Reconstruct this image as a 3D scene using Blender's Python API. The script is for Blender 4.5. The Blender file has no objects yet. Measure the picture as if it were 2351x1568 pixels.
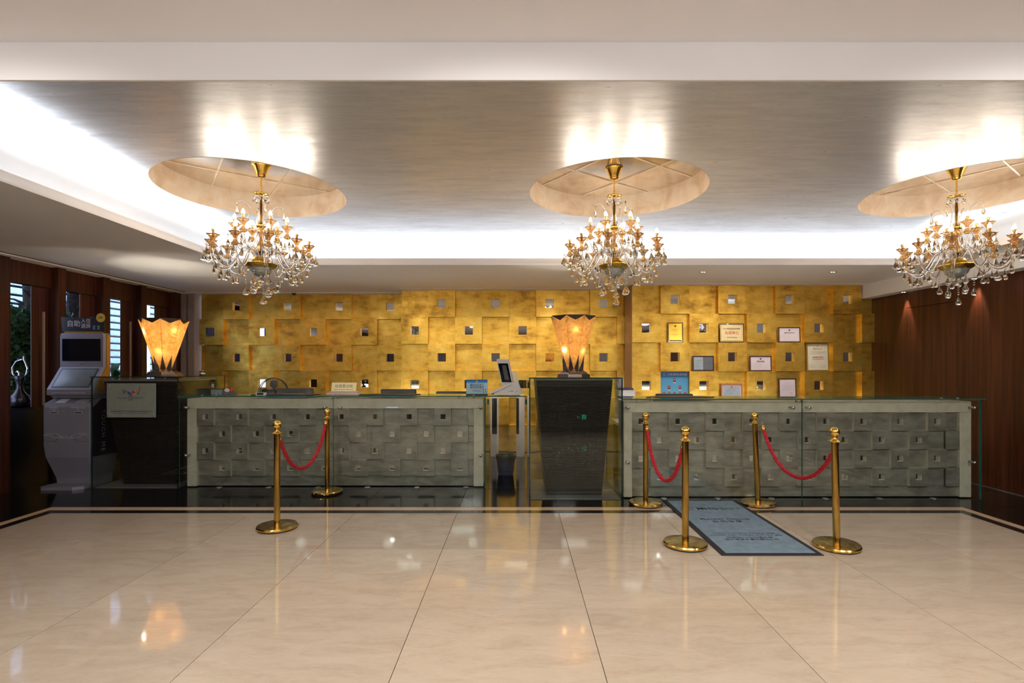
import bpy, math, random
from mathutils import Vector, Matrix, Euler
random.seed(7)
PI = math.pi
scene = bpy.context.scene
COL = scene.collection
# ------------------------------------------------------------------ camera
cam = bpy.data.cameras.new('camera'); camo = bpy.data.objects.new('camera', cam); COL.objects.link(camo)
camo.location = (0, 0, 1.45); camo.rotation_euler = (PI/2, 0, 0)
cam.sensor_width = 36; cam.lens = 36*1190/2351; cam.shift_x = -10.5/2351; cam.shift_y = 55/2351
cam.clip_start = 0.05
scene.camera = camo
# ------------------------------------------------------------------ world (overcast daylight outside the windows)
w = bpy.data.worlds.new('world'); scene.world = w; w.use_nodes = True
w.node_tree.nodes['Background'].inputs[0].default_value = (.56, 0.68, 1.0, 1)
w.node_tree.nodes['Background'].inputs[1].default_value = 4.6
scene.view_settings.view_transform = 'Standard'; scene.view_settings.look = 'None'
scene.view_settings.exposure = 0.0; scene.view_settings.gamma = 1
scene.view_settings.use_curve_mapping = False
cy = scene.cycles
cy.adaptive_threshold = .02; cy.max_bounces = 9; cy.transparent_max_bounces = 40; cy.glossy_bounces = 6; cy.transmission_bounces = 8
cy.diffuse_bounces = 4; cy.sample_clamp_indirect = 6; cy.caustics_refractive = False; cy.caustics_reflective = True
cy.use_denoising = True
# ------------------------------------------------------------------ lamps of the room and added fill lamps
def area(name, loc, sx, sy, power, col, rot=(0, 0, 0), spread=PI):
    l = bpy.data.lights.new(name, 'AREA'); l.shape = 'RECTANGLE'; l.size = sx; l.size_y = sy
    l.energy = power; l.color = col; l.spread = spread
    o = bpy.data.objects.new(name, l); COL.objects.link(o); o.location = loc; o.rotation_euler = rot
    return o
def spot(name, loc, tgt, power, col, ang=60, blend=.5, rad=.03):
    l = bpy.data.lights.new(name, 'SPOT'); l.energy = power; l.color = col; l.spot_size = math.radians(ang)
    l.spot_blend = blend; l.shadow_soft_size = rad
    o = bpy.data.objects.new(name, l); COL.objects.link(o); o.location = loc
    o.rotation_euler = (Vector(tgt)-Vector(loc)).to_track_quat('-Z', 'Y').to_euler()
    return o
WARM = (1, .80, .60); NEUT = (1, .965, .92); COOL = (.90, .95, 1.0)
# unseen fill panels added behind the camera to brighten the room
for ix in (-4.2, -1.4, 1.4, 4.2):
    for iy in (-3.9, -1.4):
        area('lobby_fill_light', (ix, iy, 2.86), .6, .6, 28, NEUT)
for ix in (-4.6, -2.3, 0, 2.3, 4.6):  # tilted fill row, leftmost strongest to lift the left floor and soffit
    area('lobby_fill_light', (ix, 1.15, 2.86), .5, .3, 30 if ix > -4 else 190, NEUT, (math.radians(34), 0, 0), math.radians(112))
# unseen point fills added above the frame to brighten the near ceiling and beam
for ix in (-4.7, -2.8, -.95, .95, 2.8, 4.7):
    l = bpy.data.lights.new('beam_fill_light', 'POINT'); l.energy = 17; l.color = (1, .97, .95); l.shadow_soft_size = .10
    o = bpy.data.objects.new('beam_fill_light', l); COL.objects.link(o); o.location = (ix, .9, 2.42)
# cove strips hidden behind the lip of the soffit (they shine up)
UP = (PI, 0, 0)
area('cove_light', (.8, 6.62, 2.745), 9.0, .05, 22, COOL, (PI-.4, 0, 0), math.radians(120))
area('cove_light', (-3.66, 4.5, 2.745), .05, 4.3, 19, COOL, (PI, .4, 0), math.radians(120))
area('cove_light', (5.20, 4.5, 2.745), .05, 4.3, 14, COOL, (PI, -.4, 0), math.radians(120))
# hidden fill strips added behind each desk, bounced off pale worktops onto the soffit
area('soffit_fill_light', (-2.15, 6.54, 1.02), 3.0, .05, 34, (1, .95, .9), (math.radians(8), 0, 0))
area('soffit_fill_light', (3.05, 6.06, 1.02), 3.4, .05, 34, (1, .95, .9), (math.radians(8), 0, 0))
# wall washers above the gold wall
area('wall_washer', (-.1, 8.10, 2.70), 3.2, .22, 40, (1, .86, .66), (math.radians(18), 0, 0), math.radians(80))
area('wall_washer', (3.3, 7.60, 2.70), 3.0, .22, 22, (1, .86, .66), (math.radians(18), 0, 0), math.radians(80))
area('wall_washer', (-3.9, 8.70, 2.70), 2.8, .04, 5, (1, .70, .48), (math.radians(18), 0, 0), math.radians(80))  # weak extra lamp added to warm the left gold; no washer there

# ------------------------------------------------------------------ mesh helpers
class MB:
    def __init__(s): s.v = []; s.f = []; s.m = []
    def add(s, vs, fs, m=0):
        b = len(s.v); s.v += [tuple(p) for p in vs]
        for f in fs: s.f.append(tuple(b+i for i in f)); s.m.append(m)
        return s
    def box(s, x0, x1, y0, y1, z0, z1, m=0):
        return s.add([(x0,y0,z0),(x1,y0,z0),(x1,y1,z0),(x0,y1,z0),(x0,y0,z1),(x1,y0,z1),(x1,y1,z1),(x0,y1,z1)],
            [(0,3,2,1),(4,5,6,7),(0,1,5,4),(1,2,6,5),(2,3,7,6),(3,0,4,7)], m)
    def bbox(s, x0, x1, y0, y1, z0, z1, b=.004, m=0):
        """box with chamfered edges"""
        import itertools
        pts = []
        for (x, sx) in ((x0,1),(x1,-1)):
            for (y, sy) in ((y0,1),(y1,-1)):
                for (z, sz) in ((z0,1),(z1,-1)):
                    pts += [(x, y+sy*b, z+sz*b), (x+sx*b, y, z+sz*b), (x+sx*b, y+sy*b, z)]
        import bmesh
        bm = bmesh.new()
        for p in pts: bm.verts.new(p)
        bmesh.ops.convex_hull(bm, input=bm.verts)
        bmesh.ops.dissolve_limit(bm, angle_limit=.02, verts=bm.verts, edges=bm.edges)
        bm.verts.index_update()
        s.add([v.co[:] for v in bm.verts], [tuple(v.index for v in f.verts) for f in bm.faces], m); bm.free()
        return s
    def prism(s, poly, a0, a1, axis='y', m=0):
        """extrude a 2D polygon; axis y: poly is (x,z); x: (y,z); z: (x,y)"""
        def P(p, a):
            return {'y': (p[0], a, p[1]), 'x': (a, p[0], p[1]), 'z': (p[0], p[1], a)}[axis]
        n = len(poly)
        vs = [P(p, a0) for p in poly]+[P(p, a1) for p in poly]
        fs = [tuple(range(n)), tuple(range(2*n-1, n-1, -1))]+[(i, n+i, n+(i+1) % n, (i+1) % n) for i in range(n)]
        return s.add(vs, fs, m)
    def lathe(s, prof, n=16, c=(0,0,0), m=0, lobes=0, amp=0, close=True):
        vs = []; fs = []
        for (r, z) in prof:
            for k in range(n):
                a = 2*PI*k/n
                rr = r*(1+amp*math.cos(lobes*a)) if lobes else r
                vs.append((c[0]+rr*math.cos(a), c[1]+rr*math.sin(a), c[2]+z))
        for i in range(len(prof)-1):
            for k in range(n):
                fs.append((i*n+k, i*n+(k+1) % n, (i+1)*n+(k+1) % n, (i+1)*n+k))
        if close:
            if prof[0][0] > 1e-5: fs.append(tuple(range(n-1, -1, -1)))
            if prof[-1][0] > 1e-5: fs.append(tuple((len(prof)-1)*n+k for k in range(n)))
        return s.add(vs, fs, m)
    def tube(s, pts, r, n=8, m=0, caps=True):
        pts = [Vector(p) for p in pts]; N = len(pts)
        rs = r if isinstance(r, (list, tuple)) else [r]*N
        vs = []; fs = []; prev = None
        for i, p in enumerate(pts):
            t = (pts[min(i+1, N-1)]-pts[max(i-1, 0)]).normalized()
            if prev is None:
                u = t.orthogonal().normalized()
            else:
                u = (prev-t*prev.dot(t)).normalized()
            prev = u; q = t.cross(u)
            for k in range(n):
                a = 2*PI*k/n
                vs.append(tuple(p+(u*math.cos(a)+q*math.sin(a))*rs[i]))
        for i in range(N-1):
            for k in range(n):
                fs.append((i*n+k, i*n+(k+1) % n, (i+1)*n+(k+1) % n, (i+1)*n+k))
        if caps: fs += [tuple(range(n-1, -1, -1)), tuple((N-1)*n+k for k in range(n))]
        return s.add(vs, fs, m)
    def ball(s, c, r, n=8, k=5, m=0, sz=1):
        prof = [(r*math.sin(PI*i/k), -r*sz*math.cos(PI*i/k)) for i in range(k+1)]
        return s.lathe(prof, n, c, m)
    def mesh(s, name, mats, smooth=False):
        me = bpy.data.meshes.new(name); me.from_pydata(s.v, [], s.f)
        for mt in (mats if isinstance(mats, (list, tuple)) else [mats]): me.materials.append(mt)
        me.polygons.foreach_set('material_index', s.m)
        import bmesh
        bm = bmesh.new(); bm.from_mesh(me); bmesh.ops.remove_doubles(bm, verts=bm.verts, dist=1e-6)
        bmesh.ops.recalc_face_normals(bm, faces=bm.faces); bm.to_mesh(me); bm.free()
        if smooth:
            me.polygons.foreach_set('use_smooth', [True]*len(me.polygons))
            if smooth != 'all': me.set_sharp_from_angle(angle=math.radians(40))
        return me
    def build(s, name, mats, parent=None, loc=None, rot=None, smooth=False):
        return obj(name, s.mesh(name, mats, smooth), parent, loc, rot)
def obj(name, me, parent=None, loc=None, rot=None):
    o = bpy.data.objects.new(name, me); COL.objects.link(o)
    if parent: o.parent = parent
    if loc: o.location = loc
    if rot: o.rotation_euler = rot
    return o
def tag(o, label, cat, group=None, kind=None):
    o['label'] = label
    if cat: o['category'] = cat
    if group: o['group'] = group
    if kind: o['kind'] = kind
    return o
def thing(name, label, cat, loc=(0,0,0), rot=(0,0,0), group=None):
    o = bpy.data.objects.new(name, None); COL.objects.link(o); o.location = loc; o.rotation_euler = rot
    o.empty_display_size = .1
    return tag(o, label, cat, group)
def struct(o, label, cat=None):
    o['kind'] = 'structure'; o['label'] = label
    if cat: o['category'] = cat
    return o
def copy_tree(o, parent=None):
    c = o.copy(); COL.objects.link(c); c.parent = parent
    for ch in list(o.children): copy_tree(ch, c)
    return c
TEXTS = []
def text(body, size, loc, mat, parent, rot=(PI/2, 0, 0), align='CENTER', name='lettering', ext=.0004, sx=1.0, bold=0, space=1.0):
    cu = bpy.data.curves.new(name, 'FONT'); cu.body = body; cu.size = size; cu.align_x = align; cu.align_y = 'CENTER'
    cu.extrude = ext; cu.offset = bold; cu.space_line = 1.0; cu.space_character = space; cu.resolution_u = 2
    cu.materials.append(mat)
    o = bpy.data.objects.new(name, cu); COL.objects.link(o); o.parent = parent; o.location = loc; o.rotation_euler = rot
    o.scale = (sx, 1, 1)
    TEXTS.append(o)
    return o
def flush_text():
    dg = bpy.context.evaluated_depsgraph_get(); dg.update()
    for o in TEXTS:
        me = bpy.data.meshes.new_from_object(o.evaluated_get(dg))
        n = obj('lettering', me, o.parent, o.location, o.rotation_euler); n.scale = o.scale
        cu = o.data; bpy.data.objects.remove(o); bpy.data.curves.remove(cu)

# ------------------------------------------------------------------ materials
def newmat(name):
    m = bpy.data.materials.new(name); m.use_nodes = True
    nt = m.node_tree; b = nt.nodes['Principled BSDF']
    return m, nt, b
def N(nt, t, **kw):
    n = nt.nodes.new(t)
    for k, v in kw.items():
        if k in n.inputs.keys(): n.inputs[k].default_value = v
        else: setattr(n, k, v)
    return n
def coords(nt, scale=(1,1,1), mode='Object', loc=(0,0,0), rot=(0,0,0)):
    if mode == 'World':
        g = N(nt, 'ShaderNodeNewGeometry'); out = g.outputs['Position']
    else:
        t = N(nt, 'ShaderNodeTexCoord'); out = t.outputs[mode]
    mp = N(nt, 'ShaderNodeMapping'); mp.inputs['Scale'].default_value = scale; mp.inputs['Location'].default_value = loc
    mp.inputs['Rotation'].default_value = rot
    nt.links.new(out, mp.inputs[0]); return mp.outputs[0]
def ramp(nt, fac, stops):
    r = N(nt, 'ShaderNodeValToRGB'); nt.links.new(fac, r.inputs[0])
    e = r.color_ramp.elements
    while len(e) < len(stops): e.new(.5)
    for i, (p, c) in enumerate(stops):
        e[i].position = p; e[i].color = (c[0], c[1], c[2], 1)
    return r.outputs[0]
def noise(nt, vec, scale=5, detail=4, rough=.5, dist=0):
    n = N(nt, 'ShaderNodeTexNoise'); n.inputs['Scale'].default_value = scale; n.inputs['Detail'].default_value = detail
    n.inputs['Roughness'].default_value = rough; n.inputs['Distortion'].default_value = dist
    nt.links.new(vec, n.inputs['Vector']); return n.outputs['Fac']
def mrange(nt, fac, a, b, lo=0, hi=1):
    n = N(nt, 'ShaderNodeMapRange'); nt.links.new(fac, n.inputs[0])
    n.inputs[1].default_value = lo; n.inputs[2].default_value = hi; n.inputs[3].default_value = a; n.inputs[4].default_value = b
    return n.outputs[0]
def bump(nt, b, h, strength=.2, dist=.01):
    n = N(nt, 'ShaderNodeBump'); n.inputs['Strength'].default_value = strength; n.inputs['Distance'].default_value = dist
    nt.links.new(h, n.inputs['Height']); nt.links.new(n.outputs[0], b.inputs['Normal'])
def plain(name, col, rough=.5, metal=0, spec=.5, coat=0, var=.06, scale=8, emit=None, es=0):
    m, nt, b = newmat(name)
    f = noise(nt, coords(nt), scale, 3)
    lo = [max(0, c*(1-var)) for c in col]; hi = [min(1, c*(1+var)) for c in col]
    nt.links.new(ramp(nt, f, [(.3, lo), (.7, hi)]), b.inputs['Base Color'])
    b.inputs['Roughness'].default_value = rough; b.inputs['Metallic'].default_value = metal
    b.inputs['Specular IOR Level'].default_value = spec; b.inputs['Coat Weight'].default_value = coat
    b.inputs['Coat Roughness'].default_value = .05
    if emit: b.inputs['Emission Color'].default_value = (*emit, 1); b.inputs['Emission Strength'].default_value = es
    return m

M = {}
M['paint'] = plain('white_paint', (.88, .85, .84), .7, var=.015, scale=1.5)
M['paint_cove'] = plain('cove_paint', (.85, .84, .83), .7, var=.01)
M['soffit'] = plain('soffit_paint', (.86, .87, .88), .65, var=.015, scale=1.5)
M['gap'] = plain('dark_gap_strip', (.10, .09, .09), .8)
M['blackm'] = plain('matte_black', (.012, .012, .013), .6)
M['blackp'] = plain('black_plastic', (.018, .018, .021), .35)
M['steel'] = plain('brushed_steel', (.55, .54, .52), .3, 1)
M['chrome'] = plain('chrome', (.8, .8, .8), .08, 1)
M['white'] = plain('white_plastic', (.72, .69, .68), .4)
M['paper'] = plain('paper', (.70, .68, .70), .6)
M['ink'] = plain('ink', (.05, .05, .06), .6)
M['red'] = plain('red_ink', (.62, .04, .06), .6)
M['bronze'] = plain('lamp_bronze', (.075, .055, .045), .4, .6)
M['screen'] = plain('dark_screen', (.004, .005, .010), .12)
M['yellow'] = plain('yellow_panel', (.36, .18, .02), .4)
M['kiosk'] = plain('kiosk_grey', (.25, .24, .29), .42, .15, var=.04)
M['kiosk_lite'] = plain('kiosk_silver', (.62, .62, .66), .3, .5)
M['navy'] = plain('kiosk_navy', (.01, .013, .03), .3)
M['cert_wood'] = plain('cert_wood', (.045, .012, .010), .3, coat=.5)
M['cert_orange'] = plain('cert_orange_wood', (.45, .17, .05), .4)
M['cert_gold'] = plain('cert_gold_mat', (.55, .36, .08), .35, .7)
M['goldplate'] = plain('gold_plate', (.82, .52, .07), .22, .8)
M['pearl'] = plain('pearl_gold', (.80, .68, .38), .35, .4)
M['lav'] = plain('lavender_paper', (.60, .52, .60), .6)
M['grayblue'] = plain('grey_blue_paper', (.35, .42, .52), .6)
M['cream'] = plain('cream_paper', (.62, .58, .48), .6)
M['pinkstone'] = plain('pink_stone', (.62, .48, .42), .35)
M['rope_red'] = plain('rope_red', (.50, .012, .022), .75, var=.3, scale=60)
M['rubber'] = plain('rubber', (.02, .02, .02), .7)
M['matpile'] = plain('mat_blue_pile', (.20, .27, .33), .95, spec=.1, var=.12, scale=14)
M['matedge'] = plain('mat_edge', (.022, .018, .022), .8, var=.4, scale=160)
M['leaf'] = plain('leaf_green', (.06, .16, .05), .45, var=.5, scale=20)
M['leafy'] = plain('leaf_lime', (.25, .45, .06), .45, var=.3, scale=20)
M['bark'] = plain('bark', (.07, .05, .04), .9, var=.4, scale=30)
M['sculpt'] = plain('sculpture_bronze', (.05, .045, .05), .22, .8)
M['silverarm'] = plain('sculpture_silver', (.55, .55, .6), .15, 1)
M['binblue'] = plain('bin_blue', (.02, .035, .13), .45)
M['fog'] = plain('facade', (.55, .55, .62), .8)
M['led_green'] = plain('exit_green', (.0, .4, .25), .5, emit=(.02, .9, .5), es=1.4)
M['downlight'] = plain('downlight_face', (.9, .9, .9), .5, emit=(1, .9, .75), es=3)
M['teal_dark'] = plain('dark_glass_edge', (.006, .03, .026), .15, var=.1)
M['teal'] = plain('glass_edge', (.02, .12, .10), .15, var=.1)
M['mirror'] = plain('mirror', (.80, .80, .82), .02, 1, var=.0)
M['beadgold'] = plain('polished_gilt', (.95, .62, .14), .18, 1)

def mat_gold(name, c0, c1, c2, rough=.33, metal=.82):
    m, nt, b = newmat(name)
    v = coords(nt, (1, 1, 1), 'World')
    a = noise(nt, v, 3.2, 6, .62)
    st = noise(nt, coords(nt, (2.0, 2, 5), 'World'), 2.2, 5, .6)
    mx = N(nt, 'ShaderNodeMix', data_type='FLOAT'); mx.inputs[0].default_value = .45
    nt.links.new(a, mx.inputs[2]); nt.links.new(st, mx.inputs[3])
    gcol = ramp(nt, mx.outputs[0], [(.34, c0), (.48, c1), (.66, c2)])
    vx = N(nt, 'ShaderNodeTexVoronoi', distance='CHEBYCHEV'); vx.inputs['Scale'].default_value = 1; vx.inputs['Randomness'].default_value = .35
    nt.links.new(coords(nt, (9, .01, 9), 'World'), vx.inputs['Vector'])
    sep = N(nt, 'ShaderNodeSeparateColor'); nt.links.new(vx.outputs['Color'], sep.inputs[0])
    hv = N(nt, 'ShaderNodeHueSaturation'); nt.links.new(gcol, hv.inputs['Color']); nt.links.new(mrange(nt, sep.outputs[0], .93, 1.07), hv.inputs['Value'])
    nt.links.new(hv.outputs[0], b.inputs['Base Color'])
    b.inputs['Metallic'].default_value = metal
    nt.links.new(mrange(nt, mx.outputs[0], rough+.14, rough-.06, .35, .65), b.inputs['Roughness'])
    fine = noise(nt, coords(nt, (60, 60, 180), 'World'), 1, 3)
    bump(nt, b, mx.outputs[0], .10, .01)
    return m
M['gold'] = mat_gold('gold_leaf', (.40, .21, .045), (.75, .455, .068), (.91, .63, .14))
M['goldside'] = mat_gold('gold_leaf_edge', (.70, .40, .03), (.85, .50, .05), (.95, .60, .08), .3, .6)

def mat_silver():
    m, nt, b = newmat('silver_leaf_ceiling')
    st = noise(nt, coords(nt, (.9, 5.5, 1), 'World', rot=(0, 0, .12)), 3.0, 8, .62, .4)
    fi = noise(nt, coords(nt, (3, 22, 1), 'World', rot=(0, 0, -.25)), 4.0, 5, .7, 1.0)
    mx = N(nt, 'ShaderNodeMix', data_type='FLOAT'); mx.inputs[0].default_value = .4
    nt.links.new(st, mx.inputs[2]); nt.links.new(fi, mx.inputs[3])
    nt.links.new(ramp(nt, mx.outputs[0], [(.32, (.60, .63, .69)), (.5, (.74, .78, .85)), (.68, (.86, .895, .96))]), b.inputs['Base Color'])
    b.inputs['Metallic'].default_value = .62
    nt.links.new(mrange(nt, mx.outputs[0], .42, .27, .35, .65), b.inputs['Roughness'])
    bump(nt, b, mx.outputs[0], .10, .01)
    return m
M['silver'] = mat_silver()
def mat_recess():
    m, nt, b = newmat('champagne_leaf')
    a = noise(nt, coords(nt, (1, 1, 1), 'World'), 4.5, 6, .6, .5)
    nt.links.new(ramp(nt, a, [(.33, (.72, .57, .43)), (.5, (.86, .74, .60)), (.68, (.93, .85, .74))]), b.inputs['Base Color'])
    b.inputs['Metallic'].default_value = .45; b.inputs['Roughness'].default_value = .42
    return m
M['recess'] = mat_recess()
M['recess_top'] = plain('recess_top_silver', (.62, .55, .46), .14, .9, var=.12)

def mat_wood(name, c0, c1, c2, rough=.30, axis='z'):
    m, nt, b = newmat(name)
    sc = {'z': (26, 26, .8), 'x': (.8, 26, 26)}[axis]
    v = coords(nt, sc, 'World')
    g = noise(nt, v, 1.0, 5, .6, .3)
    broad = noise(nt, coords(nt, (3, 3, .35), 'World'), 1.2, 3)
    mx = N(nt, 'ShaderNodeMix', data_type='FLOAT'); mx.inputs[0].default_value = .35
    nt.links.new(g, mx.inputs[2]); nt.links.new(broad, mx.inputs[3])
    nt.links.new(ramp(nt, mx.outputs[0], [(.34, c0), (.5, c1), (.66, c2)]), b.inputs['Base Color'])
    b.inputs['Roughness'].default_value = rough; b.inputs['Specular IOR Level'].default_value = .35
    return m
M['wood'] = mat_wood('rosewood', (.022, .006, .003), (.055, .014, .006), (.10, .028, .013), .36)
M['plinth'] = plain('plinth_black', (.008, .008, .009), .28)
M['champagne'] = plain('champagne_metal', (.62, .50, .34), .35, .35)
M['wood2'] = mat_wood('rosewood_panel', (.030, .009, .008), (.075, .022, .018), (.13, .042, .034), .33)

def mat_marble():
    m, nt, b = newmat('beige_marble')
    oi = N(nt, 'ShaderNodeObjectInfo')
    add = N(nt, 'ShaderNodeVectorMath', operation='MULTIPLY_ADD')
    cb = N(nt, 'ShaderNodeCombineXYZ'); nt.links.new(oi.outputs['Random'], cb.inputs[0]); nt.links.new(oi.outputs['Random'], cb.inputs[1])
    add.inputs[1].default_value = (37, 91, 0)
    nt.links.new(cb.outputs[0], add.inputs[0])
    g = N(nt, 'ShaderNodeNewGeometry'); nt.links.new(g.outputs['Position'], add.inputs[2])
    mp = N(nt, 'ShaderNodeMapping'); mp.inputs['Scale'].default_value = (1.0, 3.2, 1); nt.links.new(add.outputs[0], mp.inputs[0])
    a = noise(nt, mp.outputs[0], 3.0, 9, .66, .8)
    f = noise(nt, mp.outputs[0], 22, 4, .7, .5)
    mx = N(nt, 'ShaderNodeMix', data_type='FLOAT'); mx.inputs[0].default_value = .3
    nt.links.new(a, mx.inputs[2]); nt.links.new(f, mx.inputs[3])
    c = ramp(nt, mx.outputs[0], [(.32, (.46, .355, .26)), (.5, (.53, .425, .32)), (.68, (.58, .475, .37))])
    hs = N(nt, 'ShaderNodeHueSaturation'); nt.links.new(c, hs.inputs['Color'])
    nt.links.new(mrange(nt, oi.outputs['Random'], .9, 1.08), hs.inputs['Value'])
    nt.links.new(hs.outputs[0], b.inputs['Base Color'])
    b.inputs['Roughness'].default_value = .055; b.inputs['Specular IOR Level'].default_value = .55
    return m
M['marble'] = mat_marble()
M['stripe'] = plain('beige_stripe', (.62, .43, .27), .14, var=.08, scale=6)
def mat_granite():
    m, nt, b = newmat('black_granite')
    v = coords(nt, (1, 1, 1), 'World')
    vo = N(nt, 'ShaderNodeTexVoronoi'); vo.inputs['Scale'].default_value = 90; nt.links.new(v, vo.inputs['Vector'])
    nt.links.new(ramp(nt, vo.outputs['Distance'], [(0, (.16, .15, .14)), (.09, (.012, .010, .010)), (1, (.005, .005, .006))]), b.inputs['Base Color'])
    b.inputs['Roughness'].default_value = .10
    return m
M['granite'] = mat_granite()
M['blackstripe'] = plain('black_stripe', (.012, .011, .012), .12)
def mat_stone():
    m, nt, b = newmat('pale_sandstone')
    a = noise(nt, coords(nt, (1, 1, 1), 'World'), 9, 6, .6)
    nt.links.new(ramp(nt, a, [(.35, (.50, .46, .36)), (.65, (.62, .58, .46))]), b.inputs['Base Color'])
    b.inputs['Roughness'].default_value = .5
    bump(nt, b, a, .15, .004)
    return m
M['stone'] = mat_stone()
def mat_relief():
    m, nt, b = newmat('tarnished_silver_relief')
    a = noise(nt, coords(nt, (1, 1, 2.4), 'World'), 4.5, 6, .6)
    nt.links.new(ramp(nt, a, [(.35, (.24, .225, .19)), (.65, (.42, .40, .34))]), b.inputs['Base Color'])
    b.inputs['Metallic'].default_value = .5; b.inputs['Roughness'].default_value = .36
    return m
M['relief'] = mat_relief()
M['granular'] = M['relief']
def mat_weave():
    m, nt, b = newmat('dark_wicker')
    v = coords(nt, (1, 1, 1), 'World')
    wv = N(nt, 'ShaderNodeTexWave', wave_type='BANDS', bands_direction='Z'); wv.inputs['Scale'].default_value = 24
    wv.inputs['Distortion'].default_value = .7; wv.inputs['Detail'].default_value = 1; wv.inputs['Detail Scale'].default_value = 1.4
    nt.links.new(v, wv.inputs['Vector'])
    wx = N(nt, 'ShaderNodeTexWave', wave_type='BANDS', bands_direction='X'); wx.inputs['Scale'].default_value = 8
    nt.links.new(v, wx.inputs['Vector'])
    mx = N(nt, 'ShaderNodeMix', data_type='FLOAT'); mx.inputs[0].default_value = .10
    nt.links.new(wv.outputs['Fac'], mx.inputs[2]); nt.links.new(wx.outputs['Fac'], mx.inputs[3])
    nt.links.new(ramp(nt, mx.outputs[0], [(.3, (.008, .006, .005)), (.8, (.038, .028, .023))]), b.inputs['Base Color'])
    b.inputs['Roughness'].default_value = .45
    bump(nt, b, mx.outputs[0], .8, .01)
    return m
M['weave'] = mat_weave()
def mat_pane(name, tint, refl=1.0):
    m = bpy.data.materials.new(name); m.use_nodes = True; nt = m.node_tree; nt.nodes.clear()
    out = N(nt, 'ShaderNodeOutputMaterial'); mix = N(nt, 'ShaderNodeMixShader')
    tr = N(nt, 'ShaderNodeBsdfTransparent'); tr.inputs[0].default_value = (*tint, 1)
    gl = N(nt, 'ShaderNodeBsdfGlossy'); gl.inputs['Roughness'].default_value = .01; gl.inputs['Color'].default_value = (.9, 1, .97, 1)
    fr = N(nt, 'ShaderNodeFresnel'); fr.inputs[0].default_value = 1.5
    gm = N(nt, 'ShaderNodeNewGeometry'); io = N(nt, 'ShaderNodeMath', operation='MULTIPLY_ADD')   # same reflectance on both sides of the thin sheet
    nt.links.new(gm.outputs['Backfacing'], io.inputs[0]); io.inputs[1].default_value = -.8333; io.inputs[2].default_value = 1.5
    nt.links.new(io.outputs[0], fr.inputs[0])
    ml = N(nt, 'ShaderNodeMath', operation='MULTIPLY'); ml.inputs[1].default_value = refl
    nt.links.new(fr.outputs[0], ml.inputs[0]); nt.links.new(ml.outputs[0], mix.inputs[0])
    nt.links.new(tr.outputs[0], mix.inputs[1]); nt.links.new(gl.outputs[0], mix.inputs[2]); nt.links.new(mix.outputs[0], out.inputs[0])
    return m
M['pane'] = mat_pane('clear_glass', (.965, .985, .972))
M['certglass'] = mat_pane('picture_glass', (.99, .99, .99), .6)
def mat_crystal(name, col, rough=.02, ior=1.5):
    m, nt, b = newmat(name)
    b.inputs['Base Color'].default_value = (*col, 1); b.inputs['Transmission Weight'].default_value = 1
    b.inputs['Roughness'].default_value = rough; b.inputs['IOR'].default_value = ior
    return m
M['crystal'] = mat_crystal('crystal', (1, .98, .94), 0, 1.5)
M['crystal_amber'] = mat_crystal('amber_crystal', (1, .88, .66), 0, 1.5)
M['armglass'] = mat_crystal('arm_glass', (1, .97, .92), .05, 1.45)
def mat_cup():
    m, nt, b = newmat('peach_glass')
    b.inputs['Base Color'].default_value = (1, .64, .30, 1); b.inputs['Transmission Weight'].default_value = .75
    b.inputs['Roughness'].default_value = .15; b.inputs['IOR'].default_value = 1.3
    return m
M['cup'] = mat_cup()
M['bulb'] = plain('bulb_glow', (1, .9, .75), .5, emit=(1, .83, .64), es=130)
M['sleeve'] = plain('candle_sleeve', (.80, .52, .22), .3, .4)
def mat_alabaster():
    m = bpy.data.materials.new('alabaster'); m.use_nodes = True; nt = m.node_tree; nt.nodes.clear()
    out = N(nt, 'ShaderNodeOutputMaterial')
    v = coords(nt, (1, 1, 1), 'World')
    a = noise(nt, v, 14, 6, .6, 1.2)
    c = ramp(nt, a, [(.32, (.60, .36, .14)), (.5, (.84, .60, .28)), (.7, (.95, .74, .42))])
    tl = N(nt, 'ShaderNodeBsdfTranslucent'); df = N(nt, 'ShaderNodeBsdfDiffuse')
    nt.links.new(c, tl.inputs[0]); nt.links.new(c, df.inputs[0])
    mx = N(nt, 'ShaderNodeMixShader'); mx.inputs[0].default_value = .25
    nt.links.new(tl.outputs[0], mx.inputs[1]); nt.links.new(df.outputs[0], mx.inputs[2])
    nt.links.new(mx.outputs[0], out.inputs[0]); return m
M['alabaster'] = mat_alabaster()
def mat_frost():
    m = bpy.data.materials.new('frosted_louver'); m.use_nodes = True; nt = m.node_tree; nt.nodes.clear()
    out = N(nt, 'ShaderNodeOutputMaterial')
    a = noise(nt, coords(nt, (1, 1, 1), 'World'), 30, 5, .6)
    c = ramp(nt, a, [(.3, (.55, .68, .78)), (.7, (.85, .92, .98))])
    tl = N(nt, 'ShaderNodeBsdfTranslucent'); nt.links.new(c, tl.inputs[0]); nt.links.new(tl.outputs[0], out.inputs[0]); return m
M['frost'] = mat_frost()
def mat_brass():
    m, nt, b = newmat('polished_brass')
    a = noise(nt, coords(nt, (6, 6, 1.2), 'Object'), 3, 6, .65)
    nt.links.new(ramp(nt, a, [(.35, (.42, .25, .05)), (.55, (.66, .43, .11)), (.75, (.80, .56, .18))]), b.inputs['Base Color'])
    b.inputs['Metallic'].default_value = 1
    nt.links.new(mrange(nt, a, .10, .26, .3, .7), b.inputs['Roughness'])
    return m
M['brass'] = mat_brass()

# ================================================================== SETTING
def cbox(name, mat, a, parent=None, **k): return MB().box(*a).build(name, mat, parent, **k)
SX0, SX1, SYB, YF = -3.525, 5.08, 6.49, 2.30      # cove opening
HS = 2.71; HC = 3.10
RX = 5.60                                          # right wall
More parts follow.
